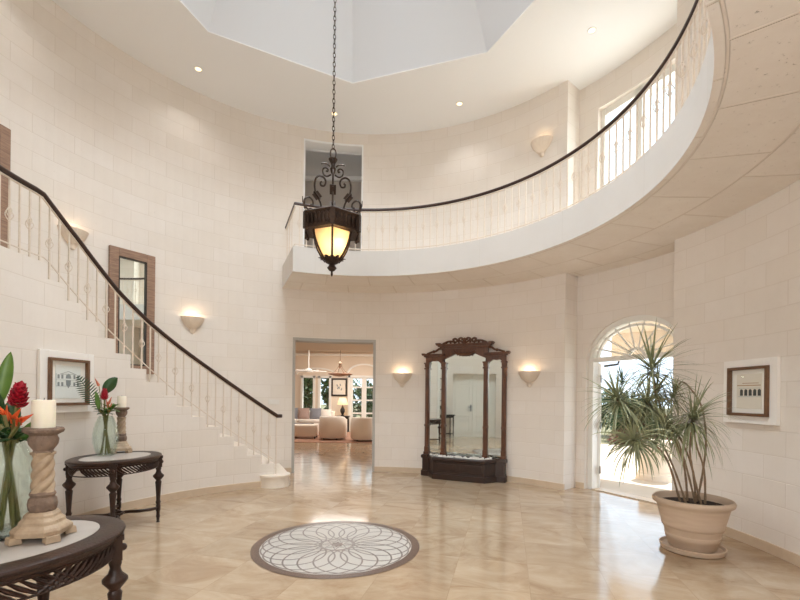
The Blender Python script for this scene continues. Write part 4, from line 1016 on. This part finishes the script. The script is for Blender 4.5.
# ---- candlesticks and candles
def candlestick():
    e = empty('twisted_candlestick', (0, 0, 0), 0, '', 'candlestick')
    mb = MB()
    o8 = lambda s_, ch: [(s_, -s_ + ch), (s_, s_ - ch), (s_ - ch, s_), (-s_ + ch, s_), (-s_, s_ - ch), (-s_, -s_ + ch), (-s_ + ch, -s_), (s_ - ch, -s_)]
    for k in range(4):
        a = PI / 2 * k + PI / 4; mb.box((0.108 * cos(a), 0.108 * sin(a), 0.016), (0.05, 0.06, 0.032), a, 0.9)
    def lay(pts): 
        rs = [mb.ring([(p[0], p[1], z) for p in o8(s_, s_ * 0.42)]) for s_, z in pts]
        for a, b in zip(rs, rs[1:]): mb.bridge(a, b)
        mb.face(rs[0][::-1]); mb.face(rs[-1])
    lay([(0.100, 0.026), (0.104, 0.05), (0.097, 0.062), (0.080, 0.075), (0.077, 0.09), (0.064, 0.105), (0.062, 0.118), (0.050, 0.132)])
    mb.build('stepped_base', CARVE, e, smooth=False, bevel=0.003)
    mb = MB(); n = 24; fl = lambda r, a, z: r * (1 + 0.07 * abs(sin(5 * a)))
    mb.lathe([(0.045, 0.128), (0.052, 0.14), (0.056, 0.165), (0.052, 0.19), (0.044, 0.2), (0.05, 0.212), (0.044, 0.225)], 40, fn=fl); mb.build('lower_knop', CARVED, e)
    mb = MB(); tw = lambda r, a, z: r * (0.86 + 0.24 * abs(sin(2 * (a - 30 * z))))
    mb.lathe([(0.047, 0.222)] + [(0.044 - 0.004 * (i / 60), 0.228 + 0.17 * i / 60) for i in range(61)] + [(0.046, 0.402), (0.046, 0.412)], 64, fn=tw); mb.build('twisted_shaft', CARVE, e, angle=80)
    mb = MB(); mb.lathe([(0.042, 0.408), (0.036, 0.42), (0.054, 0.45), (0.058, 0.475), (0.05, 0.492), (0.060, 0.5), (0.074, 0.508), (0.078, 0.52), (0.073, 0.53), (0.045, 0.528)], 40, fn=fl); mb.build('urn_cup', CARVED, e)
    return e
KB = candlestick(); KF = copy_tree(KB)
KB.location = (-2.655, 0.755, 0.80); KB.rotation_euler = (0, 0, R(30)); KB['label'] = 'twisted carved candlestick on the table by the stair wall'
KF.location = (-1.10, -2.29, 0.80); KF.rotation_euler = (0, 0, R(12)); KF['label'] = 'large looking twisted carved candlestick on the nearest table'
for k in (KB, KF): k['group'] = 'carved candlesticks'
def candle():
    e = empty('pillar_candle', (0, 0, 0), 0, '', 'candle')
    mb = MB(); mb.lathe([(0.047, 0.0), (0.047, 0.125), (0.043, 0.132), (0.035, 0.130), (0.01, 0.126)], 32); mb.build('wax_body', WAX, e, angle=60)
    mb = MB(); mb.tube([(0, 0, 0.12), (0.002, 0, 0.142)], 0.0015, 6); mb.build('wick', WICK, e)
    return e
CB = candle(); CF = copy_tree(CB)
CB.location = (-2.655, 0.755, 1.329); CB['label'] = 'ivory pillar candle on candlestick by the stair wall'
CF.location = (-1.10, -2.29, 1.329); CF['label'] = 'ivory pillar candle on the candlestick nearest the viewer'
for k in (CB, CF): k['group'] = 'ivory pillar candles'

# ---- vases and tropical flowers
def vase():
    mb = MB(); H = 0.44
    prof = []
    for i in range(41):
        t = i / 40; r = 0.078 + 0.05 * sin(PI * min(1, t * 1.02)) ** 0.8 - 0.012 * t
        prof.append((r, H * t))
    fn = lambda r, a, z: r * (1 + 0.045 * abs(cos(6 * a + (PI / 2 if int(z / 0.055) % 2 else 0))) * abs(sin(PI * z / 0.055)))
    rings = []
    n = 48
    for r, z in prof: rings.append(mb.ring([(fn(r, 2 * PI * i / n, z) * cos(2 * PI * i / n), fn(r, 2 * PI * i / n, z) * sin(2 * PI * i / n), z) for i in range(n)]))
    for a, b in zip(rings, rings[1:]): mb.bridge(a, b)
    inner = [mb.ring([((r - 0.006) * cos(2 * PI * i / n), (r - 0.006) * sin(2 * PI * i / n), max(z, 0.012)) for i in range(n)]) for r, z in prof[::4]]
    mb.bridge(rings[-1], inner[-1])
    for a, b in zip(inner, inner[1:]): mb.bridge(b, a)
    mb.face(rings[0][::-1]); mb.face(inner[0])
    return mb.build('glass_vase', GLASSV, angle=70)
VB = vase(); VF = VB.copy(); COL.objects.link(VF)
PB, PF = Vector((-2.668, 0.50, 0.80)), Vector((-1.315, -2.235, 0.812))
VB.location = PB; VF.location = PF
tag(VB, 'pale aqua glass vase of flowers on table by the stair wall', 'vase', 'quilted glass vases'); tag(VF, 'pale aqua glass vase at the edge of the frame on nearest table', 'vase', 'quilted glass vases')
mb = MB(); mb.lathe([(0.10, 0.0), (0.125, 0.003), (0.13, 0.01), (0.12, 0.0105), (0.03, 0.0095)], 36); o = mb.build('vase_dish', DISH); o.location = (PF.x, PF.y, 0.8005); tag(o, 'dark round dish under the glass vase on nearest table', 'dish')

def stem_thing(name, base, head, label, cat, group, build, r=0.008):
    base = Vector(base); head = Vector(head); e = empty(name, base, 0, label, cat, group)
    rnd = random.Random(label); h = head - base
    a = rnd.uniform(0, 2 * PI); foot = Vector((0.045 * cos(a), 0.045 * sin(a), 0.02)); neck = Vector((h.x * 0.22 - 0.012 * cos(a), h.y * 0.22 - 0.012 * sin(a), 0.42))
    mb = MB(); pth = smooth_path([foot, foot.lerp(neck, 0.5), neck, neck.lerp(h, 0.6) + Vector((0, 0, 0.01)), h], 5); mb.tube(pth, r, 7); mb.build('stalk', STALK, e)
    build(e, h, (Vector(pth[-1]) - Vector(pth[-3])).normalized()); return e
def ginger(size):
    def f(e, h, d):
        mb = MB(); q = d.to_track_quat('Z', 'Y').to_matrix().to_4x4(); mb.M = Matrix.Translation(h) @ q
        for i in range(46):
            t = i / 45; a = i * 2.39996; rr = size * (0.32 * sin(PI * (0.2 + 0.72 * t)) + 0.03); z = size * (1.15 * t - 0.2)
            mb.blade((rr * 0.5 * cos(a), rr * 0.5 * sin(a), z), (cos(a), sin(a), 0.55 + 1.6 * t), (0, 0, 1), size * 0.5, size * 0.36, -0.9, 4)
        mb.build('flower_head', CRIM, e, solid=0.002)
    return f
def heliconia(size, m, n=3, lean=(1, 0, 0)):
    def f(e, h, d):
        ln = Vector(lean)
        for k in range(n):
            mb = MB(); s_ = 1 if k % 2 == 0 else -0.8
            mb.blade(h - d * size * (0.5 * k) , d * 1.7 + ln * 0.5 * s_, ln.cross(Vector((0, 0, 1))) + Vector((0, 0, 0.2)), size * (1 + 0.15 * k), size * 0.34, 0.1, 6, 0.9, 0.9)
            mb.build('bract', m, e, solid=0.003)
    return f
def big_leaf(length, width, d2, m, droop=0.5):
    def f(e, h, d):
        mb = MB(); mb.blade(h, Vector(d2), (0.7, -0.7, 0.2), length, width, droop, 10, 0.18); mb.build('leaf_blade', m, e, solid=0.0015)
    return f
def fern(length, d2, m=None):
    def f(e, h, d):
        mb = MB(); p = Vector(h); dd = Vector(d2).normalized(); n = 16; view = Vector((0.67, -0.74, 0.0)); path = [p.copy()]
        for i in range(n):
            p = p + dd * length / n; dd = (dd + Vector((0, 0, -1)) * 0.03).normalized(); path.append(p.copy()); side = dd.cross(view).normalized(); ll = length * 0.26 * sin(PI * (0.12 + 0.85 * i / n))
            for s_ in (-1, 1): mb.blade(p, side * s_ + dd * 0.45, view, ll, 0.013, 0.3, 3)
        mb.tube(path, 0.003, 5); mb.build('frond', m or FERN, e)
    return f
def spray(size, n, m):
    def f(e, h, d):
        mb = MB(); rnd = random.Random(n)
        for i in range(n):
            a = i * 2.4; mb.blade(h - Vector(d) * size * 0.6 * i / n, (cos(a), sin(a), rnd.uniform(0.1, 1.1)), (0, 0, 1), size * rnd.uniform(0.7, 1.1), size * 0.30, 0.9, 5)
        mb.build('leaf_spray', m, e, solid=0.0012)
    return f
RT = Vector((0.74, 0.67, 0))                              # to the right as the picture shows it
gF, gB = 'tropical stems in the nearest vase', 'tropical stems in the vase by the stair wall'
tF, tB = 2.14, 4.93
def hd(px, py, t): return at(px, py, t)
F = lambda n, px, py, lb, cat, fn, dt=0.0, r=0.008: stem_thing(n, PF, hd(px, py, tF + dt), lb, cat, gF, fn, r)
G = lambda n, px, py, lb, cat, fn, dt=0.0, r=0.008: stem_thing(n, PB, hd(px, py, tB + dt), lb, cat, gB, fn, r)
F('ginger_flower', 17.5, 404, 'crimson ginger flower beside the ivory candle on nearest table', 'flower', ginger(0.085), -0.06, 0.009)
F('heliconia_flower', 14, 418, 'orange heliconia under the crimson ginger in nearest vase', 'flower', heliconia(0.075, ORANGE, 3, RT), -0.10)
F('heliconia_flower', 21, 421, 'orange heliconia pointing right towards the ivory candle', 'flower', heliconia(0.085, ORANGE, 2, RT * 1.1), -0.14)
F('heliconia_flower', 4, 415, 'orange heliconia at the left edge of the frame', 'flower', heliconia(0.075, ORANGE, 2, -RT), 0.0)
F('tropical_leaf', -1, 402, 'tall upright green leaf highest in the nearest vase', 'leaf', big_leaf(0.26, 0.062, RT * 0.16 + Vector((0, 0, 1)), LEAFL, 0.1), 0.05)
F('tropical_leaf', 10, 428, 'broad dark leaf low behind the orange heliconia', 'leaf', big_leaf(0.15, 0.075, Vector((0, 0, 1)) + RT * 0.05, LEAFG, 0.3), 0.04)
F('tropical_leaf', -2, 424, 'glossy green leaf leaning left in the nearest vase', 'leaf', big_leaf(0.18, 0.07, Vector((0, 0, 1)) - RT * 0.1, LEAFG, 0.3), 0.02)
F('tropical_leaf', 22, 438, 'striped drooping leaf beside the nearest candlestick cup', 'leaf', big_leaf(0.12, 0.05, Vector((0, 0, 0.8)) + RT * 0.5, LEAFL, 1.2), -0.02)
F('leafy_spray', 15, 440, 'dense leafy spray at the mouth of the nearest vase', 'leaf', spray(0.11, 26, LEAFG), -0.03)
F('leafy_spray', 2, 436, 'second leafy spray at left of the nearest vase mouth', 'leaf', spray(0.11, 22, LEAFG), 0.03)
F('fern_frond', 2, 440, 'feathery fern hanging left over the nearest vase', 'leaf', fern(0.22, -RT * 0.7 + Vector((0, 0, 0.1))), -0.06)
F('fern_frond', 18, 442, 'feathery fern between nearest vase and candlestick', 'leaf', fern(0.12, RT * 0.6 + Vector((0, 0, 0.7))), 0.05)
G('ginger_flower', 104.5, 398.5, 'crimson ginger flower in vase by the stair wall', 'flower', ginger(0.085), -0.02)
G('tropical_leaf', 105, 392, 'broad dark green leaf above the far crimson ginger', 'leaf', big_leaf(0.21, 0.12, RT * 0.5 + Vector((0, 0, 1)), LEAFG, 0.9), 0.05)
G('heliconia_flower', 99, 386, 'salmon heliconia bud highest left in the far vase', 'flower', heliconia(0.10, PINKO, 1, -RT), 0.0, 0.004)
G('heliconia_flower', 108.5, 404, 'orange heliconia beneath the crimson ginger in far vase', 'flower', heliconia(0.09, PINKO, 3, RT), -0.06)
G('fern_frond', 99, 411, 'long feathery fern sweeping up over the villa drawing', 'leaf', fern(0.42, -RT * 0.34 + Vector((0, 0, 0.85))), 0.02)
G('tropical_leaf', 99, 409, 'narrow green leaf left of the far ginger flower', 'leaf', big_leaf(0.2, 0.05, Vector((0, 0, 1)) - RT * 0.15, LEAFL, 0.3), -0.05)
G('leafy_spray', 112, 408, 'bright leafy spray reaching right towards far candlestick', 'leaf', spray(0.13, 26, LEAFL), -0.02)
G('leafy_spray', 103, 413, 'leafy spray at the mouth of the far vase', 'leaf', spray(0.11, 26, LEAFG), 0.0)

# ================================================================== POTTED DRACAENA
PP = Vector((3.545, -0.02, 0))
mb = MB(); mb.lathe([(0.25, 0), (0.272, 0.01), (0.284, 0.052), (0.272, 0.058), (0.255, 0.032), (0.05, 0.024)], 48); o = mb.build('plant_saucer', TERRA); o.location = PP
tag(o, 'round terracotta saucer under the potted dracaena', 'saucer')
D = empty('potted_dracaena', PP + Vector((0, 0, 0.03)), 0, 'dragon tree with spiky leaf heads in a wide buff terracotta pot', 'potted plant')
mb = MB(); mb.lathe([(0.19, 0.0), (0.205, 0.012), (0.222, 0.085), (0.231, 0.09), (0.240, 0.135), (0.236, 0.14), (0.250, 0.20), (0.261, 0.205), (0.270, 0.235), (0.268, 0.24), (0.308, 0.40), (0.318, 0.425), (0.346, 0.44), (0.352, 0.465), (0.342, 0.488), (0.325, 0.492), (0.31, 0.47), (0.295, 0.40)], 56); mb.build('pot', TERRA, D, angle=50)
mb = MB(); mb.lathe([(0.001, 0.445), (0.15, 0.44), (0.303, 0.425)], 40, cap=False); mb.build('soil', SOIL, D)
rnd = random.Random(11)
def W(px, py, t): return at(px, py, t) - (PP + Vector((0, 0, 0.03)))
def cane(pts, r0, r1):
    P = smooth_path(pts, 7); mb = MB(); m_ = len(P)
    mb.tube(P, [r0 + (r1 - r0) * i / (m_ - 1) + 0.0012 * ((i * 7) % 3 - 1) for i in range(m_)], 8); return mb.build('cane', STEM, D)
def rosette(c, axis, n, lmin, lmax, spread, droop, width=0.02, m=None):
    mb = MB(); ax = Vector(axis).normalized(); u = ax.orthogonal().normalized(); v = ax.cross(u)
    for i in range(n):
        t = (i + 0.5) / n; a = i * 2.39996 + rnd.uniform(-.2, .2); el = spread * math.sqrt(t)
        d = ax * cos(el) + (u * cos(a) + v * sin(a)) * sin(el)
        ln = rnd.uniform(lmin, lmax) * (0.8 + 0.2 * t)
        mb.blade(Vector(c) - ax * 0.07 * t, d, ax, ln, width * rnd.uniform(0.8, 1.15), droop * rnd.uniform(0.6, 1.4) * (0.3 + t), 7, 0.25, 0.55)
    return mb.build('leaf_rosette', m or LEAFD, D)
tc_ = 4.37
s0 = lambda x, y: W(x, y, tc_)
heads = {  # name: (px, py, depth)
 'A': (652, 367, 4.40), 'B': (617, 398, 4.25), 'C': (634, 440, 4.15), 'D': (648, 402, 4.30), 'E': (674, 394, 4.55), 'F': (693, 418, 4.2), 'G': (664, 425, 4.2), 'H': (622, 380, 4.5), 'I': (657, 390, 4.6), 'J': (632, 414, 4.35)}
HP = {k: W(*v) for k, v in heads.items()}
so = 0.43
def root(dx, dy): return Vector((dx, dy, so))
cane([root(-.10, .03), W(668, 462, 4.3), W(654, 444, 4.25), W(642, 436, 4.2), W(636, 440, 4.15)], 0.0105, 0.007)
cane([root(-.08, -.03), W(672, 464, 4.3), W(656, 436, 4.28), W(634, 416, 4.27), W(617, 400, 4.25)], 0.0105, 0.007)
cane([root(-.01, .06), W(684, 466, 4.4), W(672, 430, 4.42), W(656, 395, 4.42), W(652, 369, 4.40)], 0.0115, 0.008)
cane([root(0.0, -.05), W(686, 466, 4.25), W(678, 442, 4.22), W(668, 430, 4.2), W(664, 427, 4.2)], 0.0105, 0.007)
cane([root(.05, .02), W(692, 468, 4.35), W(680, 438, 4.35), W(662, 412, 4.3), W(648, 404, 4.3)], 0.0105, 0.007)
cane([root(.08, .05), W(703, 470, 4.4), W(706, 440, 4.45), W(702, 408, 4.5), W(690, 388, 4.52), W(681, 382, 4.55), W(675, 392, 4.55)], 0.0105, 0.007)
cane([root(.10, -.04), W(704, 470, 4.25), W(696, 444, 4.22), W(693, 420, 4.2)], 0.0105, 0.0075)
cane([root(.03, -.09), W(694, 476, 4.2), W(690, 452, 4.2), W(691, 432, 4.2)], 0.010, 0.007)
rosette(HP['A'], (0.02, 0, 1), 96, 0.44, 0.66, 1.9, 0.95, 0.021)
rosette(HP['B'], (-0.35, -0.1, 0.75), 100, 0.32, 0.52, 2.0, 1.7)
rosette(HP['C'], (-0.2, -0.2, 0.2), 80, 0.30, 0.48, 1.9, 3.0)
rosette(HP['D'], (-0.1, -0.2, 0.8), 100, 0.32, 0.50, 2.1, 2.6)
rosette(HP['E'], (0.25, 0, 0.6), 56, 0.24, 0.40, 1.9, 2.6)
rosette(HP['F'], (0.15, -0.2, 0.8), 120, 0.42, 0.62, 2.1, 2.5, 0.019)
rosette(HP['G'], (-0.15, -0.2, 0.5), 70, 0.26, 0.40, 2.1, 2.8)
rosette(HP['H'], (-0.1, 0, 1), 30, 0.16, 0.26, 1.4, 0.6, 0.015, BUSH)
rosette(HP['I'], (0.1, 0.1, 0.7), 80, 0.32, 0.48, 2.1, 2.8)
rosette(HP['J'], (-0.1, -0.1, 0.7), 80, 0.30, 0.44, 2.1, 2.6)

# ================================================================== LIVING ROOM FURNITURE
mb = MB(); mb.box((-1.8, 11.45, 0.004), (4.6, 4.0, 0.012)); o = mb.build('area_rug', RUG, smooth=False); tag(o, 'rust coloured rug under the living room seating', 'rug')
def tub_chair(loc, rz, label):
    e = empty('tub_armchair', loc, rz, label, 'armchair', 'white tub armchairs in the living room')
    mb = MB(); n = 26; Ro, Ri = 0.46, 0.33
    def wall_pt(a, r, z, fl=0): return ((r + fl) * cos(a), (r + fl) * sin(a), z)
    prof = []
    a0, a1 = R(-50), R(230)
    rings = []
    for i in range(n + 1):
        a = a0 + (a1 - a0) * i / n; t = abs(2 * i / n - 1); top = 0.80 - 0.18 * max(0, (t - 0.45) / 0.55) ** 1.5
        rings.append(mb.ring([wall_pt(a, Ro - 0.04, 0.06), wall_pt(a, Ro, 0.10), wall_pt(a, Ro + .015, 0.4), wall_pt(a, Ro, top - .05), wall_pt(a, Ro - .05, top), wall_pt(a, Ri + .03, top - .005), wall_pt(a, Ri, top - .05), wall_pt(a, Ri, 0.3)]))
    for a, b in zip(rings, rings[1:]): mb.bridge(b, a)
    mb.face(rings[0]); mb.face(rings[-1][::-1]); mb.build('barrel_back', SOFAB, e, angle=60)
    mb = MB(); mb.lathe([(0.30, 0.28), (0.345, 0.30), (0.35, 0.42), (0.31, 0.46), (0.05, 0.475)], 30, (0, -0.05, 0)); mb.build('seat_cushion', SOFA, e, angle=60)
    mb = MB(); mb.lathe([(0.40, 0.06), (0.41, 0.08), (0.40, 0.29)], 30); mb.build('base', SOFAB, e, angle=60)
    for k in range(4): a = PI / 4 + k * PI / 2; mb = MB(); mb.lathe([(0.018, 0.01), (0.025, 0.07)], 10, (0.33 * cos(a), 0.33 * sin(a), 0)); mb.build('leg', BLACKW, e)
tub_chair((-1.62, 10.5, 0), R(165), 'white tub armchair nearest the middle of the doorway')
tub_chair((-0.52, 10.1, 0), R(184), 'white tub armchair cut by the right edge of doorway')
e = empty('ottoman', (-2.62, 10.75, 0), R(3), 'low cream ottoman left of the tub armchairs', 'ottoman')
mb = MB(); mb.rbox((0, 0, 0.28), (0.85, 0.6, 0.40), 0.05); mb.build('upholstery', SOFAB, e, angle=60)
for x in (-.36, .36):
    for y in (-.24, .24): mb = MB(); mb.box((x, y, 0.05), (0.05, 0.05, 0.08)); mb.build('leg', BLACKW, e, smooth=False)
e = empty('sofa', (-3.36, 13.1, 0), 0, 'long white sofa along the living room windows', 'sofa')
mb = MB(); mb.rbox((0, 0, 0.24), (2.7, 0.9, 0.36), 0.05); mb.build('seat_base', SOFA, e, angle=60)
mb = MB(); mb.rbox((0, 0.36, 0.55), (2.7, 0.22, 0.62), 0.06); mb.build('backrest', SOFA, e, angle=60)
for x in (-1.27, 1.27): mb = MB(); mb.rbox((x, -0.02, 0.42), (0.2, 0.9, 0.46), 0.06); mb.build('arm', SOFA, e, angle=60)
for x in (-0.6, 0.6): mb = MB(); mb.rbox((x, -0.08, 0.47), (1.14, 0.72, 0.14), 0.05); mb.build('seat_cushion', SOFA, e, angle=60)
def cushion(x, y, z, s_, m, label, rz=0, tilt=12):
    mb = MB(); n = 8; g_ = {}
    for sd in (-1, 1):
        for i in range(n + 1):
            for j in range(n + 1):
                u, v = -1 + 2 * i / n, -1 + 2 * j / n; th_ = 0.16 * s_ * (max(0, (1 - u * u) * (1 - v * v))) ** 0.45
                g_[sd, i, j] = mb.vt((u * s_ / 2 * (1 - 0.05 * (1 - v * v)), sd * th_, s_ / 2 + v * s_ / 2 * (1 - 0.05 * (1 - u * u))))
    for sd in (-1, 1):
        for i in range(n):
            for j in range(n):
                f = (g_[sd, i, j], g_[sd, i + 1, j], g_[sd, i + 1, j + 1], g_[sd, i, j + 1]); mb.face(f if sd < 0 else f[::-1])
    o = mb.build('throw_cushion', m, angle=80); o.matrix_world = Matrix.Translation((x, y, z)) @ Matrix.Rotation(rz, 4, 'Z') @ Matrix.Rotation(R(-tilt), 4, 'X'); tag(o, label, 'cushion', 'cushions on the living room sofa')
cushion(-3.66, 13.06, 0.53, 0.46, CUSHG, 'grey cushion at left end of the sofa in view')
cushion(-3.20, 13.06, 0.53, 0.46, CUSHP, 'rose beige cushion between grey sofa cushions')
cushion(-2.72, 13.06, 0.53, 0.46, CUSHG, 'grey cushion at middle of the sofa')
cushion(-2.30, 13.06, 0.53, 0.42, SOFA, 'white cushion at right end of the sofa')
e = empty('coffee_table', (-3.25, 11.75, 0), 0, 'dark wooden coffee table before the sofa', 'table')
mb = MB(); mb.box((0, 0, 0.42), (1.3, 0.7, 0.05)); mb.build('tabletop', BLACKW, e, smooth=False, bevel=0.006)
for x in (-.58, .58):
    for y in (-.28, .28): mb = MB(); mb.box((x, y, 0.2), (0.07, 0.07, 0.40)); mb.build('leg', BLACKW, e, smooth=False)
mb = MB(); mb.box((0, 0, 0.14), (1.16, 0.56, 0.03)); mb.build('shelf', BLACKW, e, smooth=False)
e = empty('side_table', (-1.66, 13.55, 0), 0, 'dark side table under the lamp by the sofa', 'table')
mb = MB(); mb.box((0, 0, 0.64), (0.5, 0.45, 0.04)); mb.box((0, 0, 0.58), (0.44, 0.4, 0.08)); mb.build('tabletop', BLACKW, e, smooth=False)
for x in (-.2, .2):
    for y in (-.17, .17): mb = MB(); mb.box((x, y, 0.31), (0.04, 0.04, 0.62), 0, 0.8); mb.build('leg', BLACKW, e, smooth=False)
e = empty('table_lamp', (-1.70, 13.55, 0.66), 0, 'lit table lamp with dark urn base beneath the framed art', 'lamp')
mb = MB(); mb.lathe([(0.08, 0), (0.08, 0.03), (0.04, 0.05), (0.09, 0.16), (0.10, 0.24), (0.05, 0.34), (0.035, 0.40), (0.012, 0.42), (0.012, 0.5)], 20); mb.build('base', BLACKW, e)
mb = MB(); mb.lathe([(0.22, 0.46), (0.13, 0.74)], 28, cap=False); mb.build('lamp_shade', SHADE, e, solid=0.004)
light('table_lamp_bulb', 'POINT', (-1.70, 13.55, 1.28), 4, (1, 0.78, 0.5), radius=0.06)
e = empty('wall_art', (-1.92, YB - 0.02, 1.84), 0, 'dark framed botanical art on the far living room wall', 'picture')
mb = MB()
for x in (-0.30, 0.30): mb.box((x, 0, 0), (0.07, 0.04, 0.76))
for z in (-0.345, 0.345): mb.box((0, 0, z), (0.53, 0.04, 0.07))
mb.build('frame', BLACKW, e, smooth=False)
mb = MB(); mb.box((0, 0.008, 0), (0.53, 0.01, 0.62)); mb.build('print', PAPERT, e, smooth=False)
mb = MB()
for k, (x, z) in enumerate(((-0.05, 0.08), (0.06, 0.1), (0.0, -0.02), (0.08, -0.08), (-0.08, -0.03))): mb.blade((x, 0.001, z - 0.05), (0.3 * (k - 2), 0, 1), (0, -1, 0), 0.12, 0.05, 0.3, 4)
mb.build('drawn_leaves', INK, e, solid=0.002)
e = empty('living_pendant', (-1.46, 10.9, 2.05), 0, 'bronze bowl pendant hanging in the living room', 'pendant lamp')
mb = MB(); mb.lathe([(0.02, 0.10), (0.20, 0.12), (0.40, 0.17), (0.44, 0.20), (0.40, 0.21), (0.2, 0.17)], 30, cap=False); mb.build('bowl', mat('pendant_bronze', (150, 104, 72), 0.4, 0.4), e)
mb = MB(); mb.lathe([(0.012, 0.4), (0.05, 0.42), (0.04, 0.5), (0.06, 0.56), (0.03, 0.62), (0.008, 0.64), (0.008, 1.3)], 12); mb.build('stem', mat('pendant_metal', (120, 92, 70), 0.4, 0.5), e)
for k in range(6): a = k * PI / 3; mb = MB(); mb.tube(smooth_path([(0.40 * cos(a), 0.40 * sin(a), 0.2), (0.2 * cos(a), 0.2 * sin(a), 0.27), (0.06 * cos(a), 0.06 * sin(a), 0.45), (0.03 * cos(a), 0.03 * sin(a), 0.6)], 5), 0.008, 6); mb.build('arm', MATS['pendant_metal'], e)
e = empty('ceiling_fan', (-2.85, 12.3, 2.42), R(20), 'white ceiling fan in the living room', 'fan')
mb = MB(); mb.lathe([(0.02, -0.06), (0.10, -0.04), (0.12, 0.04), (0.06, 0.09), (0.018, 0.1), (0.018, 0.93)], 18); mb.build('motor', WHITE, e)
for k in range(5):
    a = 2 * PI * k / 5; mb = MB(); mb.M = Matrix.Rotation(a, 4, 'Z') @ Matrix.Rotation(R(10), 4, 'X'); mb.box((0.40, 0, 0), (0.55, 0.13, 0.012)); mb.box((0.13, 0, 0), (0.1, 0.04, 0.012)); mb.build('blade', WHITE, e, smooth=False)
light('living_room_fill', 'AREA', (-1.5, 11.0, 3.3), 95, (1, 0.97, 0.92), (-1.5, 11, 0), 2.0)  # added overhead fill to brighten the living room, no fitting belongs to it

# ================================================================== BEHIND THE VIEWER (seen in the tall mirror)
e = empty('console_table', pol(4.02, 202.0), R(202 + 90), 'dark slender console table reflected in the tall mirror', 'table')
mb = MB(); mb.box((0, 0, 0.83), (0.95, 0.36, 0.03)); mb.box((0, 0, 0.775), (0.88, 0.30, 0.08)); mb.build('tabletop', BLACKW, e, smooth=False)
for x in (-.42, .42):
    for y in (-.13, .13): mb = MB(); mb.lathe([(0.012, 0), (0.022, 0.1), (0.018, 0.4), (0.026, 0.62), (0.02, 0.74)], 12, (x, y, 0)); mb.build('leg', BLACKW, e)
mb = MB()
for y in (-.13, .13): mb.tube([(-.42, y, 0.16), (.42, y, 0.16)], 0.012, 6)
for x in (-.42, .42): mb.tube([(x, -.13, 0.16), (x, .13, 0.16)], 0.012, 6)
mb.build('stretcher', BLACKW, e)
pc = pol(4.0, 202.5, 0.845)
e = empty('leafy_plant', pc, 0, 'leafy green plant in small vase on the reflected console', 'plant')
mb = MB(); mb.lathe([(0.05, 0), (0.07, 0.06), (0.05, 0.16), (0.06, 0.2)], 18); mb.build('vase', GLASSV, e)
mb = MB()
for i in range(30): a = i * 2.4; mb.blade((0, 0, 0.15), (cos(a), sin(a), 0.6 + 1.2 * (i % 5) / 4), (0, 0, 1), 0.25, 0.06, 1.0, 6)
mb.build('foliage', LEAFG, e)
e = empty('wall_frame', (0, 0, 0), 0, 'thin black open frame on the wall over the reflected console', 'frame'); e.matrix_world = plane_M(199.5, 4.23, 1.75)
mb = MB()
for x in (-0.3, 0.3): mb.box((x, -0.015, 0), (0.025, 0.025, 0.8))
for z in (-0.4, 0, 0.4): mb.box((0, -0.015, z), (0.6, 0.025, 0.025))
mb.build('frame_bars', BLACKW, e, smooth=False)
